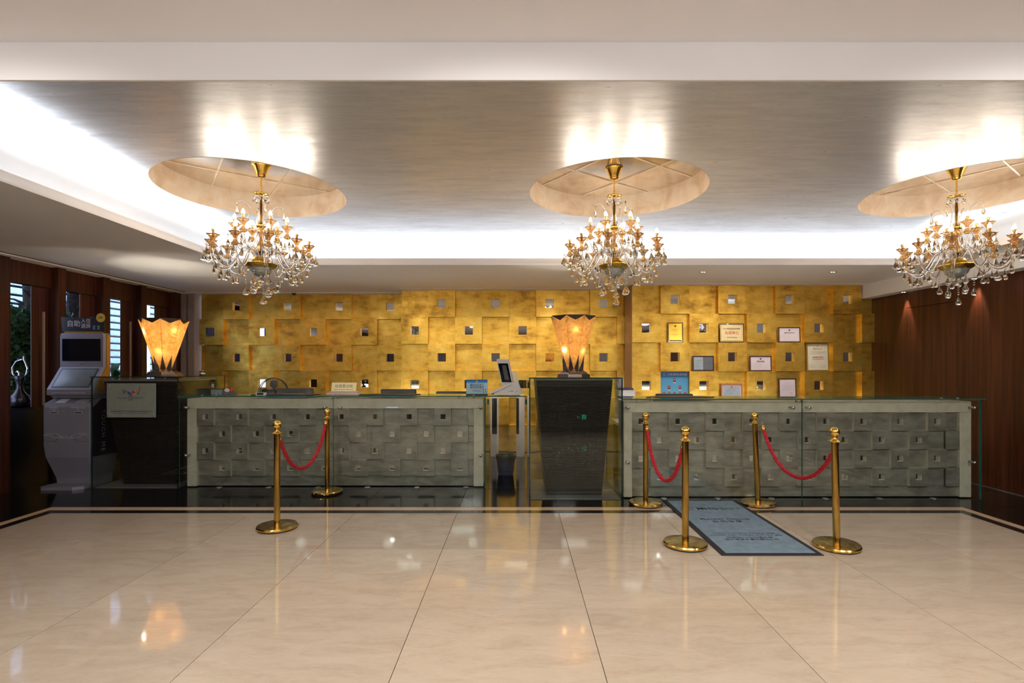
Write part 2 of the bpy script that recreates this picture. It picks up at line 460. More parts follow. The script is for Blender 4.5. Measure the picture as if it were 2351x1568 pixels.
# ---- floor: slab, stone tiles one by one, border strips
floor = struct(MB().box(-8.2, 8.2, -6, 12, -.20, -.031).build('floor', M['granite']), 'polished stone floor of the lobby, beige inside a black border')
TX0, TX1, TY1 = -4.573, 4.372, 5.09
xs = [TX0]+[.415+k for k in range(-4, 4)]+[TX1]; ys = [-.9975+k for k in range(-2, 7)]; ys = [5.09-k for k in range(9, -1, -1)]
J = .0018
def tile(name, x0, x1, y0, y1, mat, par=floor):
    return MB().bbox(x0+J, x1-J, y0+J, y1-J, -.03, 0, .0004).build(name, mat, par)
for i in range(len(xs)-1):
    for j in range(len(ys)-1):
        tile('tile', xs[i], xs[i+1], ys[j], ys[j+1], M['marble'])
# black fine strip, beige strip, black field
cbox('black_strip', M['blackstripe'], (TX0-.10, TX1+.10, TY1+J, TY1+.10, -.03, 0), floor)
cbox('black_strip', M['blackstripe'], (TX0-.10, TX0-J, -6, TY1, -.03, 0), floor)
cbox('black_strip', M['blackstripe'], (TX1+J, TX1+.10, -6, TY1, -.03, 0), floor)
cbox('beige_strip', M['stripe'], (TX0-.19, TX1+.19, TY1+.101, TY1+.215, -.03, 0), floor)
cbox('beige_strip', M['stripe'], (TX0-.19, TX0-.101, -6, TY1+.10, -.03, 0), floor)
cbox('beige_strip', M['stripe'], (TX1+.101, TX1+.19, -6, TY1+.10, -.03, 0), floor)
bx = [-5.95]+[.415+k for k in range(-5, 6)]+[6.0]; by = [5.306, 6.4, 7.7, 9.2]
for i in range(len(bx)-1):
    for j in range(3):
        tile('granite_slab', bx[i], bx[i+1], by[j], by[j+1], M['granite'])
for k in range(8):
    tile('granite_slab', -5.95, TX0-.191, 5.305-1.4*(k+1), 5.305-1.4*k, M['granite'])
    tile('granite_slab', TX1+.191, 6.0, 5.305-1.4*(k+1), 5.305-1.4*k, M['granite'])

# ---- ceiling: silver leaf plane with three round recesses
import bmesh
CH = [(-2.49, 4.933), (.954, 4.933), (4.24, 4.933)]; CR = .828
def ceiling_mesh():
    bm = bmesh.new()
    def loop(pts):
        vs = [bm.verts.new((x, y, HC)) for x, y in pts]
        return [bm.edges.new((vs[i], vs[(i+1) % len(vs)])) for i in range(len(vs))]
    es = loop([(SX0-.24, YF), (SX1+.22, YF), (SX1+.22, SYB+.24), (SX0-.24, SYB+.24)])
    for cx, cyy in CH:
        es += loop([(cx+CR*math.cos(2*PI*k/96), cyy+CR*math.sin(2*PI*k/96)) for k in range(96)])
    bmesh.ops.triangle_fill(bm, edges=es, use_beauty=True)
    for f in bm.faces:
        if f.normal.z > 0: f.normal_flip()
    me = bpy.data.meshes.new('ceiling'); bm.to_mesh(me); bm.free(); me.materials.append(M['silver']); return me
ceiling = struct(obj('ceiling', ceiling_mesh()), 'silver-leaf ceiling with three round recesses above the chandeliers')
for cx, cyy in CH:
    MB().lathe([(CR, HC-.002), (CR, 3.335)], 96, (cx, cyy, 0), close=False).build('recess_wall', M['recess'], ceiling, smooth='all')
    top = MB().lathe([(CR+.01, 3.33), (CR+.01, 3.36)], 96, (cx, cyy, 0)).build('recess_top', M['recess_top'], ceiling)
    sm = MB()
    for off in (-.28, .28):
        for ang in (PI/5, PI/5+PI/2):
            L = math.sqrt(CR**2-off**2)-.01
            c, s_ = math.cos(ang), math.sin(ang)
            p = [(cx+c*t-s_*(off+u), cyy+s_*t+c*(off+u)) for t, u in ((-L, -.006), (L, -.006), (L, .006), (-L, .006))]
            MB().prism(p, 3.322, 3.3295, 'z').build('seam_strip', M['recess'], ceiling)
# cove: quarter round from the ceiling down to the cove wall, with the trough behind the lip
def cove(mb, pts_inner, pts_outer):
    pass
R_ = .14
x0o, x1o, y1o = SX0-.38, SX1+.36, SYB+.38
def arc_strip(corner_in, corner_out, horiz):
    mb = MB(); n = 8; rows = []
    for i in range(n+1):
        a = PI/2*i/n
        rows.append((R_*math.sin(a), HC-R_*(1-math.cos(a))))
    return rows
rows = arc_strip(0, 0, 0)
def cove_side(kind):
    mb = MB(); vs = []; fs = []
    prof = rows+[(R_, HS+.02)]
    for d, z in prof:
        if kind == 'back': vs += [(x0o-R_+d if 0 else (x0o+R_-d), y1o-R_+d, z), (x1o-R_+d, y1o-R_+d, z)]
        if kind == 'left': vs += [(x0o+R_-d, YF, z), (x0o+R_-d, y1o-R_+d, z)]
        if kind == 'right': vs += [(x1o-R_+d, YF, z), (x1o-R_+d, y1o-R_+d, z)]
    for i in range(len(prof)-1): fs.append((2*i, 2*i+1, 2*i+3, 2*i+2))
    mb.add(vs, fs); return mb.build('cove_wall', M['paint_cove'], ceiling, smooth='all')
for k in ('back', 'left', 'right'): cove_side(k)
# soffits (drop ceiling round the cove) with a stepped lip
def soffit(x0, x1, y0, y1): return cbox('soffit', M['soffit'], (x0, x1, y0, y1, HS, HS+.018), ceiling)
soffit(-5.99, SX0, -5.95, 9.3); soffit(SX0, 5.42, SYB, 9.3); soffit(SX1, 5.42, -5.95, SYB)
cbox('soffit', M['soffit'], (5.42, 6.0, -5.95, 9.3, 2.50, 2.73), ceiling)
for (a, b) in (((SX0+.0, SX1, SYB-.012, SYB+.02), 0), ((SX0-.02, SX0+.012, YF, SYB), 0), ((SX1-.012, SX1+.02, YF, SYB), 0)):
    x0, x1, y0, y1 = a
    cbox('lip_moulding', M['paint'], (x0, x1, y0, y1, HS-.004, HS+.016), ceiling)
cbox('lip', M['paint'], (SX0, SX1, SYB+.008, SYB+.028, HS+.016, HS+.083), ceiling)
cbox('lip', M['paint'], (SX0-.028, SX0-.008, YF, SYB+.028, HS+.016, HS+.083), ceiling)
cbox('lip', M['paint'], (SX1+.008, SX1+.028, YF, SYB+.028, HS+.016, HS+.083), ceiling)
# dark strip coloured as the groove's shade, and ledge along the left wall
cbox('dark_gap_strip', M['gap'], (-5.72, -5.685, 2.3, 9.0, HS-.003, HS+.001), ceiling)
cbox('ceiling_ledge', M['paint'], (-5.99, -5.72, 2.3, 9.0, HS-.02, HS+.001), ceiling)
cbox('ceiling_ledge', M['paint'], (-5.75, -1.95, 8.93, 9.25, HS-.012, HS+.001), ceiling)
cbox('ceiling_ledge', M['paint'], (-1.917, 1.80, 8.50, 8.75, HS-.006, HS+.001), ceiling)
cbox('ceiling_ledge', M['paint'], (1.80, 5.42, 7.97, 8.20, HS-.006, HS+.001), ceiling)
# beam in front of the cove and lobby ceiling behind the camera
beam = struct(MB().box(-6, 6, YF-.012, YF, HS, 3.5).build('trim_1', M['paint']), 'wide white ceiling beam in front of the silver ceiling')
lc = struct(cbox('ceiling', M['paint'], (-6, 6, -6, YF-.013, 2.878, 2.95)), 'plain white ceiling of the lobby, nearest the viewer')
# roof over everything (keeps daylight out)
cbox('roof_slab', M['paint'], (-6, 6.0, 2.03, 9.6, 3.45, 3.55), ceiling)

# ---- gold wall
def panel_mesh(wd, h, hole):
    mb = MB(); D = .065
    if not hole:
        mb.box(0, wd, 0, D, 0, h)
    else:
        a, b_ = .155, .295; E = .052
        o = [(0,0),(h,0),(h,h),(0,h)]; q = [(a,a),(b_,a),(b_,b_),(a,b_)]
        vs = [(x, 0, z) for x, z in o]+[(x, 0, z) for x, z in q]+[(x, D, z) for x, z in o]+[(x, E, z) for x, z in q]
        fs = [(i, (i+1) % 4, 4+(i+1) % 4, 4+i) for i in range(4)]
        mb.add(vs, fs, 0)
        mb.add(vs, [(i, 8+i, 8+(i+1) % 4, (i+1) % 4) for i in range(4)]+[(4+i, 4+(i+1) % 4, 12+(i+1) % 4, 12+i) for i in range(4)], 1)
        mb.add(vs, [(8, 11, 10, 9)], 0)
    return mb
wall_back = struct(cbox('wall_back', M['gold'], (-5.56, RX+.4, 9.21, 9.3, 0, 3.4)), 'gold-leaf wall of square blocks with little mirrors behind the desks')
cbox('wall_core', M['goldside'], (-1.917, RX+.4, 8.77, 9.2, 0, 3.4), wall_back)
cbox('wall_core', M['goldside'], (1.806, RX+.4, 8.241, 8.765, 0, 3.4), wall_back)
cbox('section_side', plain('section_side_taupe', (.32, .20, .14), .4, .3), (1.800, 1.806, 8.10, 8.64, 0, HS), wall_back)  # side face of the nearer section, its grey-brown reflection put into the colour
PM = {}
mir_me = MB().box(.15, .30, .046, .052, .15, .30).mesh('mirror', M['mirror'])
T = .45; rndp = random.Random(3)
def gold_section(X0, Yp, c0, c1, xend, xstart=None, rows=6, par=0):
    for r in range(rows):
        z = HS-T*(r+1)
        z = max(z, .012)
        for c in range(c0, c1+1):
            x = X0+c*T; wd = T
            if xstart is not None and x < xstart: wd = x+T-xstart; x = xstart
            if x+wd > xend: wd = xend-x
            if wd < .03: continue
            mirror = (r+c) % 2 == par; proud = mirror
            full = abs(wd-T) < .002
            hgt = T if (r < 5) else HS-T*5-.012
            hasm = mirror and full and r < 5
            if c == -1 and xstart is not None and mirror and wd > .38: hasm = True
            key = (round(wd, 3), round(hgt, 3), hasm and full)
            if c == 8 and r == 0: hgt = T-.21; key = (round(wd, 3), round(hgt, 3), False)
            if key not in PM: PM[key] = panel_mesh(key[0]-.0015, key[1]-.0015, key[2]).mesh('panel', [M['gold'], M['goldside']])
            ex = .012 if proud and (wd < T-.02) and c > 0 else 0
            o = obj('panel', PM[key], wall_back, (x, Yp if proud else Yp+.065, z))
            o.location.x += rndp.uniform(-.0008, .0008); o.location.y += rndp.uniform(-.0015, .0015)
            if hasm and full:
                mo = obj('mirror', mir_me, o, (0, 0, 0))
                mo.rotation_euler = (0, 0, rndp.uniform(-.004, .004))
            elif hasm:
                obj('mirror', mir_me, o, (0-(.45-wd), -.0475, 0))
gold_section(-5.143, 9.08, -1, 7, -1.90, -5.56)
gold_section(-1.474, 8.64, -1, 7, 1.80)
gold_section(1.806, 8.11, 0, 8, 5.605, par=1)
# pilaster strips at the far left end of the gold wall
M['pil'] = plain('beige_pilaster', (.36, .27, .22), .45, .0, var=.05)
wp = struct(cbox('trim_2', M['pil'], (-5.995, -5.74, 9.0, 9.25, 0, HS)), 'beige stone pilaster strips between the wooden wall and the gold wall')
cbox('pilaster_strip', M['pil'], (-5.71, -5.60, 9.0, 9.25, 0, HS), wp)
cbox('pilaster_gap', M['blackm'], (-5.74, -5.71, 9.08, 9.25, 0, HS), wp)

# ---- right wall, rosewood with a flush door
wall_right = struct(cbox('wall_right', M['blackm'], (RX+.02, RX+.2, -6, 9.2, 0, 3.4)), 'dark rosewood wall on the right')
def slab(y0, y1, z0, z1): 
    return MB().bbox(RX, RX+.022, y0+.002, y1-.002, z0+.002, z1-.002, .0015).build('wood_panel', M['wood'], wall_right)
yd0, yd1 = 6.60, 7.44
slab(yd1, 8.24, .0, 2.5); slab(yd0, yd1, 2.27, 2.5); slab(yd0, yd1, 0, 2.266); 
for a, b_ in ((5.4, yd0), (4.2, 5.4), (3.0, 4.2), (1.8, 3.0), (.6, 1.8), (-.6, .6), (-1.8, -.6), (-3, -1.8), (-4.4, -3), (-6, -4.4)): slab(a, b_, 0, 2.5)
struct(cbox('baseboard_right', M['gap'], (RX-.006, RX, -6, 8.1, 0, .010)), 'thin metal skirting at the foot of the rosewood wall')

# ---- left wall: rosewood posts, openings and panels
wall_left = struct(cbox('wall_left', M['wood'], (-5.98, -5.90, 2.30, 9.0, 2.425, HS)), 'rosewood wall on the left with narrow openings onto a planted court')
posts = [(5.82, 5.94), (6.561, 6.675), (7.285, 7.40), (8.02, 8.13), (8.80, 8.95)]
for a, b_ in posts: cbox('post', M['wood'], (-5.98, -5.80, a, b_, 0, HS-.01), wall_left)
for i in range(4):
    s0 = posts[i][1]; s1 = posts[i+1][0]; L = s1-s0
    pan = MB().bbox(-5.937, -5.925, s0+.39 if i == 0 else s0+.36, s1, .94, 2.43, .002).build('wood_panel', M['wood2'], wall_left)
    yh = s1-.075
    cbox('brass_strip', M['champagne'], (-5.925, -5.908, yh-.012, yh+.010, .95, 2.12), pan)
    cbox('plinth', M['plinth'], (-5.98, -5.87, s0, s1, 0, .925), wall_left)
    cbox('header', M['wood'], (-5.98, -5.89, s0, s1, 2.425, HS-.01), wall_left)
cbox('window_sill', M['granite'], (-6.3, -5.86, 5.9, 8.8, .925, .945), wall_left)
cbox('wood_panel', M['wood2'], (-5.98, -5.89, 2.30, 5.82, 0, HS-.01), wall_left)
cbox('wood_panel', M['wood'], (-5.98, -5.89, -6, 2.30, 0, 3.3), wall_left)
# front wall behind the camera
wf = struct(cbox('wall_front', plain('lobby_wall', (.20, .17, .15), .5), (-6, 6.0, -6.1, -5.95, 0, 3.4)), 'plain taupe wall of the lobby behind the viewer')
# louvred court window
win = struct(cbox('window_1', M['steel'], (-6.92, -6.86, 6.2, 11.5, .55, .62)), 'glass louvre window of the planted court, bright with daylight')
cbox('window_frame', M['steel'], (-6.92, -6.86, 6.2, 11.5, 2.78, 2.85), win)
for yy in (6.2, 7.45, 8.62, 9.62, 10.62): cbox('window_frame', M['steel'], (-6.92, -6.86, yy, yy+.08, .62, 2.78), win)
for k in range(18):
    z = .66+k*.118
    for (ya, yb) in ((6.28, 7.45), (7.53, 8.62), (8.70, 9.62), (9.70, 10.62)):
        MB().add([(-6.90, ya, z+.10), (-6.87, ya, z), (-6.87, yb, z), (-6.90, yb, z+.10), (-6.906, ya, z+.10), (-6.876, ya, z), (-6.876, yb, z), (-6.906, yb, z+.10)],
                 [(0, 1, 2, 3), (7, 6, 5, 4), (0, 4, 5, 1), (3, 2, 6, 7), (1, 5, 6, 2), (0, 3, 7, 4)]).build('glass_louver', M['frost'], win)
    cbox('louver_rail', M['gap'], (-6.885, -6.865, 6.2, 11.4, z-.028, z-.001), win)
cbox('court_wall', M['fog'], (-9.0, -8.9, 3.0, 13, 0, 2.3), win)
cbox('court_wall', M['fog'], (-6.9, -6.0, 11.5, 11.6, 0, 3.3), win)
cbox('court_roof', M['paint'], (-6.9, -6.0, 2.0, 11.5, 2.9, 3.0), win)
court = struct(cbox('planter', M['blackm'], (-6.84, -6.31, 5.4, 9.0, .0, .90)), 'black planter trough outside the left openings')
court.name = 'trim_3'

# ================================================================== DESKS
def obox(mb, c, u, v, hu, hv, hn, m=0):
    """box centred on c with half sizes along u, v and u x v"""
    c = Vector(c); u = Vector(u).normalized(); v = Vector(v).normalized(); n = u.cross(v)
    p = [c+u*a*hu+v*b*hv+n*d*hn for d in (-1, 1) for a, b in ((-1,-1),(1,-1),(1,1),(-1,1))]
    return mb.add(p, [(0,3,2,1),(4,5,6,7),(0,1,5,4),(1,2,6,5),(2,3,7,6),(3,0,4,7)], m)
def pane(name, a, parent, mat='pane'):
    """glass sheet; its narrow edges are teal"""
    x0, x1, y0, y1, z0, z1 = a; d = (x1-x0, y1-y0, z1-z0); k = d.index(min(d))
    mb = MB().box(*a)
    ax = {0: (3, 5), 1: (2, 4), 2: (0, 1)}[k]; edge = M['teal_dark'] if parent.name.startswith('glass_pedestal') else M['teal']
    mb.m = [0 if i in ax else 1 for i in range(6)]
    return mb.build(name, [M[mat], edge], parent)
TP = .2018; RELC = {}
def relief_tile(wd, hole):
    key = (round(wd, 3), hole)
    if key in RELC: return RELC[key]
    mb = MB(); D = .055; h = TP-.001; w_ = wd-.001
    if not hole: mb.bbox(0, w_, 0, .02, 0, h, .0015)
    else:
        a, b_, E = .068, .134, .034
        o = [(0,0),(w_,0),(w_,h),(0,h)]; q = [(a,a),(b_,a),(b_,b_),(a,b_)]
        vs = [(x, 0, z) for x, z in o]+[(x, 0, z) for x, z in q]+[(x, D, z) for x, z in o]+[(x, E, z) for x, z in q]
        mb.add(vs, [(i, (i+1) % 4, 4+(i+1) % 4, 4+i) for i in range(4)], 0)
        mb.add(vs, [(i, 8+i, 8+(i+1) % 4, (i+1) % 4) for i in range(4)]+[(4+i, 4+(i+1) % 4, 12+(i+1) % 4, 12+i) for i in range(4)], 1)
    RELC[key] = mb.mesh('tile', [M['relief'], M['stone']]); return RELC[key]
inset_me = MB().box(.066, .136, .032, .036, .066, .136).mesh('mirror_inset', M['mirror'])
def desk(name, label, Y0, yg, X, joints, topx, topy, endx=None, side_end=None):
    """X = (frame left, tiles left, tiles right, frame right)"""
    t = thing(name, label, 'reception desk', ((X[0]+X[3])/2, yg, 0)); ox = t.location.x; oy = yg
    def L(a): return (a[0]-ox, a[1]-ox, a[2]-oy, a[3]-oy, a[4], a[5])
    xa, xb, xc, xd = X
    for a in ((xa, xd, Y0, Y0+.30, .937, 1.056), (xa, xb, Y0, Y0+.30, 0.012, .936), (xc, xd, Y0, Y0+.30, .012, .936)):
        MB().bbox(*L(a), .004).build('frame_bar', M['stone'], t)
    cbox('back_board', M['relief'], L((xb, xc, Y0+.056, Y0+.29, .012, .936)), t)
    cbox('plinth', M['relief'], L((xb, xc, Y0+.045, Y0+.056, .012, .134)), t)
    n = int((xc-xb)/TP)+1
    for r in range(4):
        for c in range(n):
            x = xb+c*TP; wd = min(TP, xc-x)
            if wd < .02: continue
            pr = (r+c) % 2 == 0; hole = pr and wd > .19
            yy = Y0+.001 if pr else Y0+.036
            o = obj('tile', relief_tile(wd, hole) if not (pr and not hole) else relief_tile(wd, False), t, (x-ox, yy-oy, .937-TP*(r+1)+.001))
            if hole: obj('mirror_inset', inset_me, o)
    js = [joints[0]]+list(joints[1:-1])+[joints[-1]]
    for i in range(len(js)-1):
        pane('glass_pane', L((js[i]+.003, js[i+1]-.003, yg, yg+.012, 0.004, 1.080)), t)
    pane('glass_top', L((topx[0], topx[1], topy[0], topy[1], 1.082, 1.094)), t)
    if side_end: pane('glass_pane', L((side_end, side_end+.012, yg+.015, yg+.75, .004, 1.080)), t)
    stand = MB().tube([(0, 0, 0), (0, .075, 0)], .011, 10).tube([(0, -.012, 0), (0, 0, 0)], .017, 10).mesh('standoff', M['steel'], 'all')
    clamp = MB().tube([(0, 0, -.035), (0, 0, .012)], .012, 10).mesh('clamp', M['steel'], 'all')
    zs = (1.45-97*yg/1190, 1.45-(223 if yg < 6 else 207)*yg/1190)
    st = []
    for jx in js[:1]+js[-1:]: pass
    xsb = [xa+.03, xd-.03]
    for xx in xsb:
        for z in zs: obj('standoff', stand, t, (xx-ox, -.001, z))
    for jx in js[1:-1]:
        for dx in (-.10, .075): obj('standoff', stand, t, (jx+dx-ox, -.001, zs[0]))
        obj('clamp', clamp, t, (jx-.03-ox, .07, 1.085)); obj('clamp', clamp, t, (jx+.03-ox, .07, 1.085))
    for xx in (xa+.15, xa+.32, xd-.3, xd-.12): obj('clamp', clamp, t, (xx-ox, .11, 1.085))
    disc = MB().lathe([(.035, 0), (.035, .006), (.028, .010), (0, .010)], 20).mesh('floor_clip', M['steel'], 'all')
    k = 0; xx = js[0]+.45
    while xx < js[-1]-.2: obj('floor_clip', disc, t, (xx-ox, .045, .001)); xx += .585
    return t, ox, oy
dl, lox, loy = desk('reception_desk', 'long left reception desk with tarnished relief tiles behind two glass sheets', 6.165, 6.10,
     (-3.92, -3.806, -.5116, -.393), (-3.975, -2.158, -.364), (-3.975, .128), (6.07, 6.50), side_end=-.376)
dr, rox, roy = desk('reception_desk', 'right reception desk with relief tiles under glass, behind the blue mat', 5.655, 5.58,
     (1.168, 1.262, 4.838, 4.963), (1.150, 3.076, 5.010), (1.150, 5.03), (5.55, 6.02), side_end=4.998)
# staff worktops behind the two desks, kept pale to bounce fill light upward
def worktop(t, ox, oy, x0, x1, y0, y1):
    wt = MB().bbox(x0-ox, x1-ox, y0-oy, y1-oy, .72, .76, .003).build('worktop', M['white'], t)
    cbox('cabinet', M['blackm'], (x0+.02-ox, x1-.02-ox, y0+.05-oy, y1-.1-oy, .0, .719), t)
worktop(dl, lox, loy, -3.9, -.45, 6.52, 7.25); worktop(dr, rox, roy, 1.22, 4.9, 6.05, 6.75)
# low glass gate between left desk and pedestal
gate = thing('glass_gate', 'plain clear glass sheet closing the gap beside the tall middle pedestal', 'glass panel', (-.12, 6.1, 0))
pane('glass_pane', (-.238, .246, 0, .012, .004, 1.080), gate)
clip = MB().box(-.012, .012, -.01, .022, 0, .06).mesh('corner_clip', M['teal'])
obj('corner_clip', clip, gate, (-.215, 0, .99)); obj('corner_clip', clip, gate, (.232, 0, .99))

def pedestal(label, cx, y0, wd, dp, woven):
    t = thing('glass_pedestal', label, 'pedestal', (cx, y0, 0)); h = wd/2; H = 1.32
    pane('glass_pane', (-h, h, 0, .012, .004, H-.014), t)
    pane('glass_pane', (-h, -h+.012, .014, dp-.014, .004, H-.014), t)
    pane('glass_pane', (h-.012, h, .014, dp-.014, .004, H-.014), t)
    pane('glass_pane', (-h, h, dp-.012, dp, .004, H-.014), t)
    MB().bbox(-h-.004, h+.004, -.008, dp+.004, H-.012, H, .002).build('top_plate', M['topplate'], t)
    cbox('base_slab', M['base_grey'], (-h+.02, h-.02, .03, dp-.03, .0, .012), t)
    (tx0, tx1, bx0, bx1, yf, zt) = woven
    mb = MB(); D = dp-yf-.1
    mb.add([(bx0, yf+.09, .013), (bx1, yf+.09, .013), (bx1, yf+D-.09, .013), (bx0, yf+D-.09, .013), (tx0, yf, zt), (tx1, yf, zt), (tx1, yf+D, zt), (tx0, yf+D, zt)],
           [(0,3,2,1),(4,5,6,7),(0,1,5,4),(1,2,6,5),(2,3,7,6),(3,0,4,7)])
    mb.build('wicker_block', M['weave'], t)
    rib = MB(); nr = 46
    for k in range(nr):                       # raised horizontal strands of the weave
        z = .03+(zt-.05)*k/nr; f = z/zt
        a0 = bx0+(tx0-bx0)*f-.004; a1 = bx1+(tx1-bx1)*f+.004; yy = yf+.09*(1-f)-.004
        rib.box(a0, a1, yy, yf+D-.09*(1-f)+.004, z, z+.011)
    r_ = rib.build('weave_strands', M['weave'], t); r_['kind'] = 'stuff'
    cbox('block_lid', M['base_grey'], (tx0-.004, tx1+.004, yf-.004, yf+D+.004, zt, zt+.014), t)
    return t
M['topplate'] = M['teal']; M['base_grey'] = plain('base_grey', (.16, .16, .15), .5)
pm = mat_pane('top_glass', (.90, .95, .93), 1.0); M['topplate'] = pm
def plate_fix(t):
    for c in t.children:
        if c.name.startswith('top_plate'):
            me = c.data; me.materials.append(M['teal_dark'])
            for p in me.polygons:
                if abs(p.normal.z) < .9: p.material_index = 1
plate_fix(pedestal('tall middle glass pedestal around a dark wicker block, carrying a table lamp', .640, 5.58, 1.008, 1.0, (-.425, .41, -.305, .305, .09, 1.285)))
plate_fix(pedestal('tall left glass pedestal beside the check-in machine, carrying a table lamp', -4.50, 6.10, 1.02, 1.0, (-.43, .43, -.26, .37, .09, 1.26)))

# ================================================================== STANCHIONS AND ROPES
def make_stanchion():
    t = thing('rope_stanchion', '', 'stanchion', (0, 0, 0))
    MB().lathe([(.160, 0), (.166, .004), (.166, .008), (.160, .010)], 40).build('rubber_ring', M['rubber'], t, smooth='all')
    MB().lathe([(.160, .008), (.170, .012), (.172, .024), (.166, .034), (.120, .040), (.032, .043), (0, .043)], 48).build('base', M['brass'], t, smooth=True)
    MB().lathe([(.027, .042), (.027, .10), (.0265, .84), (.0265, .846)], 24).build('pole', M['brass'], t, smooth=True)
    MB().lathe([(.027, .842), (.050, .846), (.051, .851), (.028, .856), (.016, .868), (.014, .876), (.022, .882), (.022, .887), (.012, .890)], 28).build('collar', M['beadgold'], t, smooth=True)
    MB().ball((0, 0, .922), .038, 24, 14).build('ball_finial', M['beadgold'], t, smooth='all')
    return t
S = [(-2.13, 4.61, 0, 'brass stanchion standing alone on beige tiles, left of everything, nearest the viewer'),
     (-2.155, 5.90, 0, 'brass stanchion close against the long left desk, far end of the left rope'),
     (1.345, 5.40, 0, 'brass stanchion touching the black border, left side of the mat, by the middle pedestal'),
     (1.358, 4.17, 0, 'brass stanchion in front of the mat, left side, nearest the viewer'),
     (2.515, 5.40, .037, 'leaning brass stanchion at the far right corner of the mat, by the right desk'),
     (2.551, 4.13, .027, 'brass stanchion at the near right corner of the blue mat')]
first = make_stanchion(); ST = []
for i, (x, y, lean, lab) in enumerate(S):
    o = first if i == 0 else copy_tree(first)
    o.location = (x, y, 0.001); o.rotation_euler = (0, lean, .7*i); o['label'] = lab; o['group'] = 'brass stanchions at the desks'
    ST.append((x+lean*.84, y))
def rope(i, j, sag, label, twist):
    a = Vector((*ST[i], .86)); b = Vector((*ST[j], .86))
    d = (b-a); d.z = 0; u = d.normalized()
    a2 = a+u*.045; b2 = b-u*.045
    t = thing('barrier_rope', label, 'rope', tuple(a2), group='red barrier ropes')
    def P(s): 
        k = 1.9; c = (math.cosh(k*(2*s-1))-1)/(math.cosh(k)-1)
        p = a2.lerp(b2, s); p.z = a2.z-.055-sag*(1-c); return p-a2
    n = 90; pts = [P(s/n) for s in range(n+1)]
    mb = MB()
    strands = 3 if twist else 2
    r0 = .0105 if twist else .011
    for q in range(strands):
        hp = []
        for s in range(n*2+1):
            p = P(s/(n*2)); tg = (P(min(1, s/(n*2)+.01))-P(max(0, s/(n*2)-.01))).normalized()
            e1 = tg.orthogonal().normalized() if False else tg.cross(Vector((u.y, -u.x, 0))).normalized(); e2 = tg.cross(e1)
            ang = 2*PI*q/strands+s*.32*(1 if twist == 1 else -1)
            hp.append(p+(e1*math.cos(ang)+e2*math.sin(ang))*.0082)
        mb.tube(hp, r0, 7)
    mb.build('cord', M['rope_red'], t, smooth='all')
    for e, (pp, nx) in enumerate(((pts[0], pts[3]), (pts[-1], pts[-4]))):
        dd = (Vector(nx)-Vector(pp)).normalized()
        f = MB().tube([Vector(pp)-dd*.03, Vector(pp)-dd*.022, Vector(pp)+dd*.012, Vector(pp)+dd*.03], [.010, .018, .021, .021], 14)
        ring = Vector(pp)-dd*.03
        tgt = (Vector((0, 0, 0))-u*.02 if e == 0 else (b2-a2)+u*.02)
        f.tube([ring, (ring+tgt)/2+Vector((0, 0, .012)), tgt], .004, 8)
        f.build('rope_end', M['beadgold'], t, smooth='all')
    return t
rope(0, 1, .385, 'red rope hanging in front of the long left desk', 2)
rope(2, 3, .405, 'twisted red rope along the left edge of the blue mat', 1)
rope(4, 5, .375, 'twisted red rope on the right side of the blue mat', 1)

# ================================================================== FLOOR MAT
mat_ = thing('entrance_mat', 'blue-grey printed floor mat with black border leading to the right desk', 'mat', (1.953, 4.75, 0))
mw, ml_ = .392, .805
MB().bbox(-mw, mw, -ml_, ml_, .001, .007, .003).build('border', M['matedge'], mat_)
MB().bbox(-mw+.045, mw-.045, -ml_+.04, ml_-.04, .0065, .011, .002).build('pile', M['matpile'], mat_)
flat = (0, 0, 0)
def mt(body, size, px, py, sx=1, bold=0, al='CENTER'):
    Y = 1725.5/(py-839); X = (px-1186)/1190*Y
    text(body, size, (X-1.953, Y-4.75, .0114), M['blackm'], mat_, flat, al, ext=.0003, sx=sx, bold=bold)
mt('MHG', .098, 1624, 1170.3, 1.0, .002); mt('|', .11, 1655.5, 1170)
mt('Rewards\nClub', .044, 1659, 1170.3, 1.15, al='LEFT')
for k in (-1, 1):
    for q in range(3):
        Y = 1725.5/(1167.5+2.9*q-839); X = (1577+k*9-1186)/1190*Y
        MB().prism([(X-1.953-.03, Y-4.75-.004), (X-1.953+.028, Y-4.75-.010*k), (X-1.953+.028, Y-4.75+.008-.010*k), (X-1.953-.03, Y-4.75+.004)], .0112, .0116, 'z').build('logo_bar', M['blackm'], mat_)
mt('Member Channel', .063, 1664, 1194.3, 1.05, .0007); mt('会员专享', .070, 1670, 1200, 1.05)
mt('Welcome to MHG Rewards Club', .037, 1707, 1227, 1.06); mt('Instantly enjoy multiple offers and gifts', .037, 1713, 1231.3, 1.06)
mt('欢迎加入MHG俱乐部', .040, 1722, 1236.8, 1.05); mt('即刻享受多重优惠及礼物', .040, 1728, 1241.6, 1.02)

